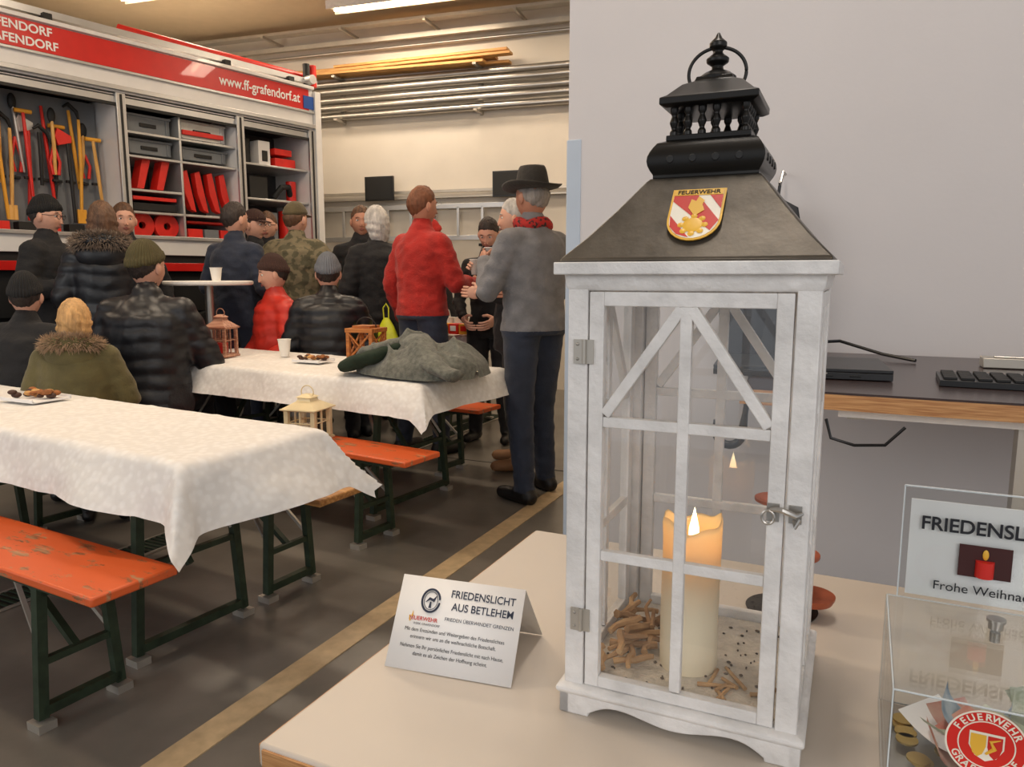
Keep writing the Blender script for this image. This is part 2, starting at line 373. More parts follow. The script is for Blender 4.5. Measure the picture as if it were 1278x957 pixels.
b.box((-.2,-.6,2.1),(.2,.2,.2),M_dark);b.tube([(-.15,-.4,2.02),(-.1,-.34,2.12),(-.15,-.22,2.14),(-.2,-.15,2.02)],.03,M_dark,10);b.cyl((-.2,-.15,2.0),(-.2,-.15,2.2),.05,M_redm)
b.box((-.22,-.58,1.72),(.25,.35,.3),M_crate);b.box((-.1,-.58,1.74),(.02,.2,.14),M_dark);b.cyl((-.2,-.22,1.6),(-.2,-.22,1.9),.08,M_redm);b.cyl((-.2,-.22,1.9),(-.2,-.22,1.95),.03,M_dark)
b.obj('pump_equipment',truck,bevel=.004)
# ---------------------------------------------------------------- beer tables & benches
def trestle(b,x,sgn,hw,top,splay=.03):
    t=.028
    for sy in(-1,1):
        b.bar((x,sy*hw*.78,top),(x-sgn*.0,sy*hw,.03),t,t,M_green,up=(1,0,0))
        b.box((x,sy*hw,.012),(.06,.05,.024),M_galv)
    b.bar((x,-hw,.05),(x,hw,.05),t,t,M_green); b.bar((x,-hw*.8,top-.03),(x,hw*.8,top-.03),t,t,M_green)
    b.bar((x,-hw*.9,top*.45),(x,hw*.9,top*.45),.02,.02,M_green)
    b.bar((x,0,.06+top*.3),(x+sgn*.32,0,top-.01),.02,.02,M_green)
    for sy in(-1,1): b.bar((x,sy*hw*.85,top*.5),(x+sgn*.2,sy*hw*.5,top-.01),.012,.012,M_galv)
def bench(rm,ang,mt,L=2.2,W=.25,z=.45):
    c=Vector((rm[0],rm[1],0))+Vector((-math.cos(ang),-math.sin(ang),0))*(L/2)
    e=empty('beer_bench',c,(0,0,ang)); b=MB(); b.box((0,0,z-.0135),(L,W,.027),mt); b.obj('seat',e,bevel=.006)
    b=MB(); trestle(b,L/2-.3,-1,W/2-.01,z-.027); trestle(b,-L/2+.3,1,W/2-.01,z-.027)
    for sy in(-1,1): b.bar((-L/2+.1,sy*(W/2-.03),z-.035),(L/2-.1,sy*(W/2-.03),z-.035),.02,.018,M_green)
    b.obj('legs',e); return e
def cloth_table(rm,ang,L=2.2,W=.5,z=.735,ox=.2,oy=.17,seed=0,flare=.3):
    c=Vector((rm[0],rm[1],0))+Vector((-math.cos(ang),-math.sin(ang),0))*(L/2)
    e=empty('beer_table',c,(0,0,ang)); b=MB(); b.box((0,0,z-.02),(L,W,.03),M_orange); b.obj('top',e,bevel=.004)
    b=MB(); trestle(b,L/2-.35,-1,W/2-.05,z-.035); trestle(b,-L/2+.35,1,W/2-.05,z-.035); b.obj('legs',e)
    b=MB(); nx,ny=180,80; vs=[]
    for j in range(ny+1):
        for i in range(nx+1):
            u=(i/nx-.5)*(L+2*ox); v=(j/ny-.5)*(W+2*oy)
            du=max(abs(u)-L/2,0); dv=max(abs(v)-W/2,0); su=1 if u>0 else -1; sv=1 if v>0 else -1
            n1=noise.noise(Vector((u*2.2+seed,v*2.2,seed))); n2=noise.noise(Vector((u*7,v*7,seed+3)))
            x=min(abs(u),L/2)*su; y=min(abs(v),W/2)*sv; zz=z+.004*n1+.0015*n2
            # folded-sheet creases
            zz+=.003*max(0,1-abs(((u*2.5)%1)-.5)*12)
            if du>0 or dv>0:
                drop=math.hypot(du,dv); both=min(du,dv)/max(.001,max(du,dv))
                f=flare*(1+.5*math.sin((u if dv>du else v)*9+seed)*.6+.7*both)
                ease=drop*drop/(drop+.03)
                x+=su*(du*f*.9+(.02 if du>0 else 0)*min(1,du/.03)); y+=sv*(dv*f*.9+.015*min(1,dv/.03))
                zz-= ease*(.97-.15*f)
                w=.014*noise.noise(Vector((u*4,v*4,seed+8)))*2*min(1,drop/.15)+.008*abs(noise.noise(Vector((u*9,v*9,seed+1))))*min(1,drop/.1)
                if dv>du: y+=sv*w
                else: x+=su*w
            vs.append((x,y,zz))
    fs=[(j*(nx+1)+i,j*(nx+1)+i+1,(j+1)*(nx+1)+i+1,(j+1)*(nx+1)+i) for j in range(ny) for i in range(nx)]
    b.add(vs,fs,M_cloth); o=b.obj('tablecloth',e,smooth=60); return e
a1=-rad(5.2); a2=-rad(6)
cloth_table((-1.70,1.72),a1,W=.52,seed=1,ox=.24,oy=.2,flare=.45)
bench((-1.70,1.28),-rad(4),M_orange)
bench((-1.72,2.18),-rad(4.5),M_bwood)
bench((-1.745,2.78),-rad(7),M_orange)
cloth_table((-1.86,3.36),a2,W=.74,seed=5,z=.745,ox=.18,oy=.2,flare=.4)
bench((-2.05,4.05),a2,M_orange)
cloth_table((-2.62,5.45),-rad(6),L=1.0,W=.7,seed=9,z=.8,ox=.15,oy=.2)
e=empty('bistro_table',(-4.2,3.9,0)); b=MB(); b.lathe([(0,1.19),(.29,1.19),(.3,1.2),(.3,1.215),(.29,1.22),(0,1.22)],(0,0,0),M_white,n=48); b.cyl((0,0,.02),(0,0,1.19),.03,M_steel)
b.lathe([(0,0),(.24,0),(.24,.015),(.05,.04),(.03,.1)],(0,0,0),M_steel,n=36); b.obj('table',e)
# ---------------------------------------------------------------- small items
def cup_mb(b,c,h=.095,r=.04,M=None):
    b.lathe([(0,.004),(r*.7,0),(r,h),(r*1.06,h),(r*1.05,h-.004),(r*.95,h-.003),(r*.67,.01),(0,.01)],c,M_cup,n=24,M=M)
def cup(loc,h=.095,name='paper_cup'):
    b=MB(); cup_mb(b,(0,0,0),h); return b.obj(name,loc=loc)
cup((-3.28,3.62,.751),.11); cup((-4.05,3.83,1.221),.09)
for i in range(7): cup((-3.02+.085*(i%4),5.25+.1*(i//4),.806),.12 if i<4 else .09)
M_cookie=mat('cookie',(150,92,48),.8,var=.4,scale=60,bump=.3); M_choc=mat('chocolate',(70,42,30),.6)
def plate(loc,s=1):
    e=empty('cookie_plate',loc); b=MB(); b.box((0,0,.004),(.22*s,.16*s,.006),M_paper); b.box((0,.08*s,.01),(.22*s,.006,.012),M_paper); b.box((0,-.08*s,.01),(.22*s,.006,.012),M_paper); b.obj('tray',e)
    b=MB(); R=random.Random(3)
    for i in range(22):
        r=R.uniform(.014,.022)*s; b.sph((R.uniform(-.08,.08)*s,R.uniform(-.05,.05)*s,.016+R.uniform(0,.02)*s),(r,r*.9,r*.55),[M_cookie,M_choc,M_cookie,M_plank][i%4],nu=12,nv=8)
    b.obj('cookies',e); return e
plate((-3.10,1.93,.743)); plate((-2.92,3.46,.753),.9)
def mini_lantern(name,loc,w,h,frame,roof,rz=0,wax=M_cup):
    e=empty(name,loc,(0,0,rz)); b=MB(); q=w/2; hb=h*.6
    b.frus(0,0,0,0,frame,steps=[(q*1.08,0),(q*1.08,h*.035),(q,h*.05),(q,h*.075)])
    for x in(-1,1):
        for y in(-1,1): b.box((x*q*.86,y*q*.86,h*.34),(w*.13,w*.13,hb),frame)
    b.frus(0,0,0,0,frame,steps=[(q,hb),(q*1.15,hb+h*.02),(q*1.15,hb+h*.045)])
    b.frus(0,0,0,0,roof,steps=[(q*1.1,hb+h*.045),(q*.45,hb+h*.18),(q*.4,hb+h*.24),(q*.5,hb+h*.25),(q*.2,hb+h*.31)])
    for k in range(4):
        M=Matrix.Rotation(k*pi/2,4,'Z'); b.box((0,-q*.86,h*.34),(w*.05,w*.05,hb-.01),frame,M=M); b.box((0,-q*.86,h*.36),(w*.8,w*.05,h*.02),frame,M=M)
    b.tube([(math.cos(t)*w*.2,0,hb+h*.34+math.sin(t)*w*.2) for t in np.linspace(0,2*pi,17)],w*.018,roof,6)
    b.obj('frame',e,bevel=.001)
    b=MB(); b.cyl((0,0,h*.07),(0,0,h*.3),w*.24,wax,n=20); b.cyl((0,0,h*.3),(0,0,h*.33),w*.015,M_wick,n=6); b.obj('candle',e)
    b=MB()
    for k in range(4): b.add([(-q*.8,-q*.84,h*.07),(q*.8,-q*.84,h*.07),(q*.8,-q*.84,hb),(-q*.8,-q*.84,hb)],[(0,1,2,3)],M_glass,M=Matrix.Rotation(k*pi/2,4,'Z'))
    b.obj('glass',e); return e
def box_lantern(name,loc,w,h,frame,rz=0):
    e=empty(name,loc,(0,0,rz)); b=MB(); q=w/2
    b.box((0,0,h*.05),(w*1.08,w*1.08,h*.1),frame); b.box((0,0,h*.82),(w*1.08,w*1.08,h*.1),frame); b.box((0,0,h*.9),(w*.7,w*.7,h*.06),frame)
    for x in(-1,1):
        for y in(-1,1): b.box((x*q*.9,y*q*.9,h*.44),(w*.13,w*.13,h*.7),frame)
    for k in range(4):
        M=Matrix.Rotation(k*pi/2,4,'Z'); b.bar(M@Vector((-q*.85,-q*.95,h*.12)),M@Vector((q*.85,-q*.95,h*.75)),w*.07,w*.06,frame); b.bar(M@Vector((q*.85,-q*.95,h*.12)),M@Vector((-q*.85,-q*.95,h*.75)),w*.07,w*.05,frame)
    b.tube([(math.cos(t)*w*.4,0,h*.88+math.sin(t)*w*.35) for t in np.linspace(0,pi,13)],w*.02,M_dark,6)
    b.cyl((0,0,h*.1),(0,0,h*.4),w*.22,M_cup,n=20); b.obj('frame',e,bevel=.001)
M_rustw=woodmat('lantern_redwood',(150,92,70),(196,150,124)); M_brownw=woodmat('lantern_brown_wood',(150,82,30),(200,124,54)); M_gold=mat('cream_metal',(230,212,170),.4,.1)
mini_lantern('table_lantern',(-3.63,3.45,.752),.14,.29,M_rustw,M_rustw,.2,M_redm)
box_lantern('wooden_lantern',(-2.60,3.55,.752),.165,.235,M_brownw,.1)
mini_lantern('white_lantern',(-2.45,2.85,.452),.17,.25,M_gold,M_gold,.15)
b=MB()
for i,c in enumerate((M_yel,M_redm,M_yel,M_plank)): b.box((i*.09,.0,.04),(.08,.1,.08),c); b.box((i*.09,-.052,.045),(.05,.004,.04),M_redm if c is not M_redm else M_paper)
b.obj('snack_boxes',loc=(-2.95,5.07,.808),bevel=.003)
M_loden=mat('loden_grey_green',(106,107,98),.95,var=.35,scale=45,bump=.5,bscale=160,sheen=.2); M_lining=mat('dark_green_felt',(34,48,34),.95,var=.2,scale=30,bump=.3)
e=empty('folded_coat',(-2.06,3.27,.754),(0,0,-.12)); b=MB(); nx,ny=110,80; vs=[]
def ridge(x): return (1-abs(math.sin(x)))**1.6
for j in range(ny+1):
    for i in range(nx+1):
        u=i/nx*2-1; v=j/ny*2-1
        bo=.22*noise.noise(Vector((math.atan2(v,u)*1.5,2,3)))
        rr=(abs(u)**2.4+abs(v)**2.4)*(1+bo)
        h=max(0,1-rr)**.28
        w1=noise.noise(Vector((u*1.5+.6*v,v*1.5,1.3))); w2=noise.noise(Vector((u*3,v*3,7)))
        fold=.55*w1+.5*ridge(u*3.2+v*2.4+2.6*w1)+.35*ridge(v*5-u*2.5+2.5*w1)+.15*w2
        z=h*(.065+.095*max(0,fold+.35)+.06*(1-abs(u+.1))*(1-abs(v)))
        vs.append((u*.37,v*.25*(1+.15*u),max(.003,z)))
b.add(vs,[(j*(nx+1)+i,j*(nx+1)+i+1,(j+1)*(nx+1)+i+1,(j+1)*(nx+1)+i) for j in range(ny) for i in range(nx) if max(vs[k][2] for k in (j*(nx+1)+i,j*(nx+1)+i+1,(j+1)*(nx+1)+i+1,(j+1)*(nx+1)+i))>.0031],M_loden)
def drape(pts,rs,fl,mt,n=18,ph=0):
    nn=len(pts); q=[]; 
    for i in range(nn-1):
        for t in np.linspace(0,1,7)[:-1]: q.append((Vector(pts[i]).lerp(Vector(pts[i+1]),t),rs[i]*(1-t)+rs[i+1]*t))
    q.append((Vector(pts[-1]),rs[-1])); i0=len(b.v); b.tube([p for p,_ in q],[r for _,r in q],mt,n)
    for k in range(i0,len(b.v)):
        i=(k-i0)//n
        if i<len(q):
            c=q[i][0]; v=Vector(b.v[k])-c; v.z*=fl; v*=1+.35*noise.noise(Vector(b.v[k])*16+Vector((ph,0,0))); b.v[k]=tuple(c+v)
drape([(-.05,.05,.18),(.03,-.05,.17),(.12,-.13,.12),(.24,-.19,.07),(.38,-.21,.03)],[.05,.075,.075,.065,.05],.55,M_loden)
b.obj('coat_body',e,smooth=180)
b=MB(); drape([(-.37,.02,.03),(-.36,-.14,.03),(-.28,-.24,.05),(-.16,-.2,.09),(-.1,-.08,.13),(-.12,.06,.15)],[.025,.045,.055,.055,.045,.03],.6,M_lining)
drape([(-.3,.05,.08),(-.22,-.05,.11),(-.18,.06,.14)],[.03,.05,.03],.5,M_lining,ph=2)
drape([(-.33,.0,.07),(-.30,-.12,.09),(-.22,-.17,.12),(-.12,-.12,.15),(-.08,.02,.18)],[.025,.03,.035,.035,.03],.6,M_loden,ph=3); b.obj('collar',e,smooth=180)
# ---------------------------------------------------------------- foreground table
e=empty('display_table',(0,0,0)); b=MB()
b.box((.5175,.936,.736),(2.165,.76,.028),M_tabletop); b.obj('top',e,bevel=.004)
b=MB(); 
b.box((.5175,.555,.7345),(2.15,.004,.022),M_ply); b.box((-.5665,.936,.7345),(.004,.75,.022),M_ply)
for x in(-.5,1.5):
    for y in(.62,1.25): b.box((x,y,.361),(.05,.05,.722),M_steel)
b.box((.5,.62,.69),(2.0,.03,.05),M_steel); b.box((.5,1.25,.69),(2.0,.03,.05),M_steel); b.obj('frame',e)
# ---------------------------------------------------------------- big lantern
LX,LY,LZ=-.163,.885,.75
lant=empty('candle_lantern',(LX,LY,LZ),(0,0,rad(.6)))
M_lw=mat('lantern_white_wood',(224,221,218),.55,var=.13,scale=26,bump=.35,bscale=70)
M_lm=mat('lantern_dark_metal',(84,78,70),.42,.6,var=.3,scale=14,bump=.08,bscale=40)
M_lm2=mat('lantern_black_metal',(34,32,30),.35,.5,var=.2,scale=14)
b=MB(); H=.131
hw=H; sk=[(-hw,0),(-hw+.035,0)]
for t in np.linspace(0,1,9): sk.append((-hw+.035+.03*t,.004+.012*math.sin(t*pi/2)))
for t in np.linspace(0,1,13): sk.append((-hw+.068+(2*(hw-.068))*t,.0165-.009*math.sin(t*pi)**2))
for t in np.linspace(1,0,9): sk.append((hw-.035-.03*t,.004+.012*math.sin(t*pi/2)))
sk+=[(hw-.035,0),(hw,0),(hw,.026),(-hw,.026)]
for k in range(4): b.prism(sk,.012,M_lw,M=Matrix.Rotation(k*pi/2,4,'Z')@Matrix.Translation((0,-H+.006,0)))
b.frus(0,0,0,0,M_lw,steps=[(H+.001,.024),(H+.004,.028),(H+.003,.033),(.128,.036)])
b.obj('plinth',lant,bevel=.0015)
B=.1265
b=MB()
for x in(-1,1):
    for y in(-1,1): b.box((x*(B-.011),y*(B-.011),.265),(.022,.022,.46),M_lw)
b.frus(0,0,0,0,M_lw,steps=[(B-.001,.485),(B+.002,.489),(B+.004,.503)])
b.box((0,0,.5085),(.279,.279,.013),M_lw)
b.obj('posts',lant,bevel=.0012)
def door(parent,k):
    b=MB(); M=Matrix.Rotation(k*pi/2,4,'Z'); y=-B+.006; t=.012; x0=B-.024; z0,z1=.037,.484
    for s_ in(-1,1): b.box((s_*(x0-.008),y,(z0+z1)/2),(.016,t,z1-z0),M_lw,M=M)
    b.box((0,y,z0+.0065),(2*x0-.032,t,.013),M_lw,M=M); b.box((0,y,z1-.0075),(2*x0-.032,t,.015),M_lw,M=M)
    b.box((0,y-.0005,(z0+z1)/2),(.012,t*.8,z1-z0-.028),M_lw,M=M)
    for z in(.193,.344): b.box((0,y,z),(2*x0-.032,t*.75,.0115),M_lw,M=M)
    for s_ in(-1,1): b.bar(M@Vector((s_*.005,y-.001,.468)),M@Vector((s_*(x0-.018),y-.001,.352)),.009,.0115,M_lw,up=M@Vector((1,0,.7)))
    o=b.obj('frame_%d'%(k+1),parent,bevel=.001)
    g=MB(); xx=x0-.014; g.add([(-xx,y+.003,z0+.01),(xx,y+.003,z0+.01),(xx,y+.003,z1-.01),(-xx,y+.003,z1-.01)],[(0,1,2,3)],M_glass,M=M); g.obj('pane_%d'%(k+1),parent)
for k in range(4): door(lant,k)
b=MB()
for z in(.115,.42):
    b.box((-B+.013,-B-.0015,z),(.011,.003,.026),M_galv); b.box((-B+.025,-B-.0005,z),(.009,.003,.026),M_galv); b.cyl((-B+.0195,-B-.003,z-.013),(-B+.0195,-B-.003,z+.013),.0022,M_galv,n=10)
    for dz in(-.008,.008): b.sph((-B+.012,-B-.003,z+dz),.0018,M_steel,nu=8,nv=6)
zz=.268
b.box((B-.034,-B-.001,zz),(.012,.003,.018),M_steel); b.box((B-.013,-B-.001,zz),(.012,.003,.018),M_steel)
b.tube([(B-.036,-B-.006,zz+.004),(B-.024,-B-.012,zz+.006),(B-.012,-B-.01,zz+.001),(B-.006,-B-.005,zz+.003)],[.002,.0032,.003,.0015],M_steel,8)
b.tube([(B-.038+.006*math.cos(t),-B-.007,zz-.004+.007*math.sin(t)) for t in np.linspace(0,2*pi,13)],.0014,M_steel,6)
b.tube([(B-.014,-B-.004,zz-.006),(B-.012,-B-.012,zz-.01),(B-.008,-B-.01,zz-.002)],.0018,M_steel,6)
b.obj('hinges_and_latch',lant)
b=MB()
b.frus(0,0,0,0,M_lm,steps=[(.134,.515),(.134,.5185),(.112,.541),(.088,.569),(.062,.602),(.058,.606)])
b.obj('roof',lant,bevel=.002,smooth=25)
b=MB()
stp=[(.056,.606)]+[(.053+.009*math.sin(pi*t),.606+.038*t) for t in np.linspace(.1,1,8)]+[(.042,.648)]
b.frus(0,0,0,0,M_lm2,steps=stp)
for k in range(4):
    M=Matrix.Rotation(k*pi/2,4,'Z')
    for i in range(4): b.cyl((-.036+.024*i,-.0605,.625),(-.036+.024*i,-.0628,.625),.0042,M_dark,n=14,M=M)
b.box((0,0,.650),(.090,.090,.006),M_lm2)
for k in range(4):
    M=Matrix.Rotation(k*pi/2,4,'Z')
    for i in range(5):
        x=-.038+.0152*i
        if i==4: continue
        b.lathe([(.0045,.653),(.0045,.657),(.0025,.660),(.0050,.667),(.0025,.674),(.0045,.678),(.0045,.683)],(x,-.038,0),M_lm2,n=12,M=M)
b.frus(0,0,0,0,M_lm2,steps=[(.046,.682),(.052,.685),(.052,.692),(.046,.695),(.032,.708),(.021,.713),(.019,.718)])
b.lathe([(.0,.712),(.02,.714),(.021,.719),(.014,.724),(.007,.727),(.006,.731),(.012,.735),(.0125,.739),(.006,.744),(.005,.747),(.0095,.751),(.0095,.756),(.004,.761),(.0015,.766),(0,.767)],(0,0,0),M_lm2,n=24)
b.tube([(.031*math.cos(t),.0,.724+.027*math.sin(t)) for t in np.linspace(0,2*pi,49)],.0021,M_lm2,8,M=Matrix.Rotation(.12,4,'Z'))
b.obj('chimney_cap',lant,bevel=.0008)
M_yst=mat('sticker_yellow',(232,180,60),.4); M_rst=mat('sticker_red',(200,40,30),.4); M_wst=mat('sticker_white',(240,232,214),.4)
sl=math.atan2(.602-.5185,.134-.062)
st=empty('fire_brigade_sticker',(0,-.0968,.5615),(sl,0,0),lant)
def shield(w,h,mt,z,name):
    pts=[(-w,h),(w,h),(w,-h*.2)]
    for t in np.linspace(0,pi,14)[1:-1]: pts.append((w*math.cos(t),-h*.2-h*.8*math.sin(t)))
    pts.append((-w,-h*.2)); b=MB(); b.add([(x,y,z) for x,y in pts],[tuple(range(len(pts)))[::-1]],mt); b.add([(x,y,z-.0012) for x,y in pts],[tuple(range(len(pts)))],mt); return b.obj(name,st)
shield(.0275,.036,M_yst,.0030,'border'); shield(.0252,.0338,M_wst,.0034,'field')
b=MB(); b.add([(-.025,.026,.0038),(.0,.026,.0038),(.025,-.01,.0038),(.018,-.024,.0038),(-.025,.018,.0038)],[(0,4,3,2,1)],M_rst)
b.add([(-.025,-.002,.0038),(-.002,-.033,.0038),(-.015,-.028,.0038),(-.023,-.018,.0038)],[(0,3,2,1)],M_rst); b.add([(.012,.026,.0038),(.0252,.026,.0038),(.0252,.006,.0038)],[(0,2,1)],M_rst); b.obj('bands',st)
b=MB(); b.sph((0,-.016,.004),(.010,.010,.0006),M_yst,nu=18,nv=6)
for k in range(8): b.sph((.012*math.cos(k*pi/4),-.016+.012*math.sin(k*pi/4),.004),(.0035,.0035,.0006),M_yst,nu=8,nv=4)
fl=[(0,-.004),(.009,.004),(.006,.012),(.0075,.018),(.001,.024),(-.001,.017),(-.006,.02),(-.008,.008)]
b.add([(x,y,.0044) for x,y in fl],[tuple(range(8))],M_yst); b.obj('emblem',st)
b=MB(); b.box((0,.0305,.0038),(.05,.0085,.0006),M_yst); b.obj('band_top',st)
text('FEUERWEHR',.0078,M_ink,st,(0,.0277,.0044),align='CENTER',bold=.0001)
def wax():
    m,nt,b=newmat('candle_wax'); N=nt.nodes.new;L=nt.links.new
    b.inputs['Base Color'].default_value=(*lin((244,232,204)),1); b.inputs['Roughness'].default_value=.45
    tr=N('ShaderNodeBsdfTranslucent'); tr.inputs[0].default_value=(1,.86,.58,1)
    nz=N('ShaderNodeTexNoise'); nz.inputs['Scale'].default_value=30; bp=N('ShaderNodeBump'); bp.inputs['Strength'].default_value=.1; L(nz.outputs['Fac'],bp.inputs['Height']); L(bp.outputs['Normal'],b.inputs['Normal'])
    tc=N('ShaderNodeTexCoord'); sp=N('ShaderNodeSeparateXYZ'); L(tc.outputs['Object'],sp.inputs[0]); mr=N('ShaderNodeMapRange')
    mr.inputs['From Min'].default_value=.085; mr.inputs['From Max'].default_value=.19; mr.inputs['To Min'].default_value=0; mr.inputs['To Max'].default_value=.55; mr.interpolation_type='SMOOTHSTEP'
    L(sp.outputs['Z'],mr.inputs['Value'])
    mx=N('ShaderNodeMixShader'); o=nt.nodes['Material Output']; L(mr.outputs[0],mx.inputs[0])
    L(b.outputs[0],mx.inputs[1]); L(tr.outputs[0],mx.inputs[2]); L(mx.outputs[0],o.inputs[0]); return m
M_wax=wax()
cx,cy=-.003,-.035
R=.0335; n=48
def wring(b,prof,mt):
    vs=[]
    for r,z in prof:
        for k in range(n):
            t=2*pi*k/n; dz=(.006*math.sin(t*2+1)+.003*math.sin(5*t)) if z>.2 else 0
            rr=r*(1+.012*math.sin(3*t+z*40)); vs.append((cx+rr*math.cos(t),cy+rr*math.sin(t),z+dz))
    b.add(vs,[(i*n+k,i*n+(k+1)%n,(i+1)*n+(k+1)%n,(i+1)*n+k) for i in range(len(prof)-1) for k in range(n)],mt)
b=MB()
wring(b,[(0,.037),(R*.96,.037),(R,.041),(R,.065),(R,.09),(R,.11),(R,.13),(R,.155),(R*1.0,.175),(R*1.0,.19),(R*1.02,.212),(R*.98,.219),(R*.94,.217),(R*.92,.205),(R*.9,.18),(R*.86,.155),(R*.74,.13),(R*.5,.11),(R*.2,.095),(0,.09)],M_wax)
b.cyl((cx,cy,.09),(cx+.002,cy,.196),.0012,M_wick,n=8)
b.obj('pillar_candle',lant,smooth=180)
M_fl=D.materials.new('flame'); M_fl.use_nodes=True; nt=M_fl.node_tree; bb=nt.nodes['Principled BSDF']
tc=nt.nodes.new('ShaderNodeTexCoord'); gz=nt.nodes.new('ShaderNodeSeparateXYZ'); cr=nt.nodes.new('ShaderNodeValToRGB')
nt.links.new(tc.outputs['Generated'],gz.inputs[0]); nt.links.new(gz.outputs['Z'],cr.inputs['Fac'])
cr.color_ramp.elements[0].color=(1,.35,.05,1); cr.color_ramp.elements[1].color=(1,.85,.45,1); nt.links.new(cr.outputs['Color'],bb.inputs['Emission Color']); bb.inputs['Emission Strength'].default_value=14; bb.inputs['Base Color'].default_value=(0,0,0,1)
b=MB(); b.lathe([(0,.188),(.0035,.191),(.0062,.199),(.0058,.208),(.0028,.222),(.0,.234)],(cx+.002,cy,0),M_fl,n=16); b.obj('flame',lant)
pl=D.lights.new('flame_light','POINT'); pl.energy=1.8; pl.color=(1,.62,.28); pl.shadow_soft_size=.006; po=D.objects.new('flame_light',pl); COL.objects.link(po); po.parent=lant; po.location=(cx+.002,cy,.200)
M_bark=woodmat('bark_chip',(122,88,58),(206,166,120),.8,stretch=(3,3,3)); M_ash=mat('ash_grit',(90,80,72),.9,var=.5,scale=60)
M_sand=mat('sandy_base',(206,198,186),.9,var=.12,scale=90,bump=.4,bscale=200)
b=MB(); b.box((0,0,.0375),(.222,.222,.004),M_sand); b.obj('inner_floor',lant)
b=MB(); R_=random.Random(5)
for i in range(24):
    x=R_.uniform(-.098,-.05); y=R_.uniform(-.09,.07); L_=R_.uniform(.03,.06); a=R_.uniform(.2,1.9); z=.045+R_.uniform(0,.022); dz=R_.uniform(-.008,.008)
    d=Vector((math.cos(a),math.sin(a),0))*L_/2; p=Vector((x,y,z)); r=R_.uniform(.003,.0065)
    p0=p-d+Vector((0,0,-dz)); p1=p+d+Vector((0,0,dz))
    for q in(p0,p1): q.x=max(-.105,min(.1,q.x)); q.y=max(-.105,min(.105,q.y)); q.z=max(.043,q.z)
    pts=[];rs=[]
    for t in np.linspace(0,1,5): pts.append(p0.lerp(p1,t)+Vector((R_.uniform(-.003,.003),R_.uniform(-.003,.003),.001))); rs.append(r*R_.uniform(.65,1.1))
    b.tube(pts,rs,M_bark,6)
for i in range(9):
    x=R_.uniform(.03,.095); y=R_.uniform(-.1,-.02); a=R_.uniform(0,3); d=Vector((math.cos(a),math.sin(a),0))*R_.uniform(.008,.025); p=Vector((x,y,.042)); b.tube([p-d,p+d],[.0025,.002],M_bark,6)
for i in range(90): b.sph((R_.uniform(-.1,.1),R_.uniform(-.105,.1),.0405),(R_.uniform(.001,.003),R_.uniform(.001,.003),.0012),M_ash,nu=6,nv=4)
b.obj('wood_chips',lant,smooth=50)
# ---------------------------------------------------------------- tent card
tc_=empty('tent_card_sign',(-.533,.747,.7515),(0,0,math.atan2(.022,.171)))
b=MB(); W_=.172; hh=.1; dd=.063; d2=.16
b.add([(0,0,0),(W_,0,0),(W_,dd,hh),(0,dd,hh),(0,d2*.9,0),(W_,d2*.9,0)],[(0,1,2,3),(3,2,5,4)],M_paper)
o=b.obj('card',tc_); so=o.modifiers.new('s','SOLIDIFY'); so.thickness=.0006; so.offset=-1
fc=empty('printed_face',(0,0,0),(math.atan2(hh,dd),0,0),tc_)
def T(t,s,x,y,m=M_inkn,al='CENTER',bo=.0,sx=1): text(t,s,m,fc,(x,y,.0005),align=al,bold=bo,ext=.00004,sx=sx)
T('FRIEDENSLICHT',.0135,.117,.096,bo=.00015,sx=.93); T('AUS BETLEHEM',.0135,.119,.080,bo=.00015,sx=.93); T('FRIEDEN ÜBERWINDET GRENZEN',.0062,.117,.066)
for i,l in enumerate(('Mit dem Entzünden und Weitergeben des Friedenslichtes','erinnern wir uns an die weihnachtliche Botschaft.','Nehmen Sie Ihr persönliches Friedenslicht mit nach Hause,','damit es als Zeichen der Hoffnung scheint.')): T(l,.0066,.086,.048-.0088*i-(.003 if i>1 else 0),M_ink,sx=.90)
T('FEUERWEHR',.0072,.040,.062,M_rst,bo=.0001); T('WERK GRAFENDORF',.004,.046,.0565,M_inkn)
b=MB(); b.tube([(.046+.0125*math.cos(t),.0885+.0145*math.sin(t),.0004) for t in np.linspace(.15,2*pi-.1,40)],.0014,M_inkn,6)
b.tube([(.046+.0095*math.cos(t),.0885+.0115*math.sin(t),.0004) for t in np.linspace(0,2*pi,30)],.0004,M_inkn,5)
b.tube([(.039,.086,.0004),(.044,.091,.0004),(.05,.089,.0004),(.053,.095,.0004)],[.0003,.0018,.0022,.0004],M_inkn,6)
b.add([(.044,.079,.0006),(.048,.079,.0006),(.047,.087,.0006),(.045,.087,.0006)],[(0,1,2,3)],M_inkn)
b.tube([(.022,.060,.0004),(.020,.067,.0004),(.024,.066,.0004),(.024,.073,.0004)],[.0012,.0006,.0014,.0002],M_yst,6)
b.obj('logo',fc)
# ---------------------------------------------------------------- donation box
bx=empty('donation_box',(.045,.708,.7505)); b=MB(); BW,BD,BH=.3,.222,.134
def pane(c,d): b.box(c,d,M_acr)
pane((BW/2,0,BH/2),(BW,.003,BH)); pane((BW/2,BD,BH/2),(BW,.003,BH)); pane((0,BD/2,BH/2),(.003,BD,BH)); pane((BW,BD/2,BH/2),(.003,BD,BH)); pane((BW/2,BD/2,BH),(BW,BD,.003)); pane((BW/2,BD/2,.003),(BW,BD,.003))
pane((BW/2,BD-.004,BH+.068),(BW-.02,.003,.13)); b.obj('acrylic_walls',bx)
b=MB(); M_edge=mat('acrylic_edge',(214,220,222),.15,var=.02)
for z in(.003,BH): 
    b.box((BW/2,0,z),(BW,.0015,.0012),M_edge); b.box((0,BD/2,z),(.0012,BD,.0012),M_edge); b.box((BW/2,BD,z),(BW,.0012,.0012),M_edge)
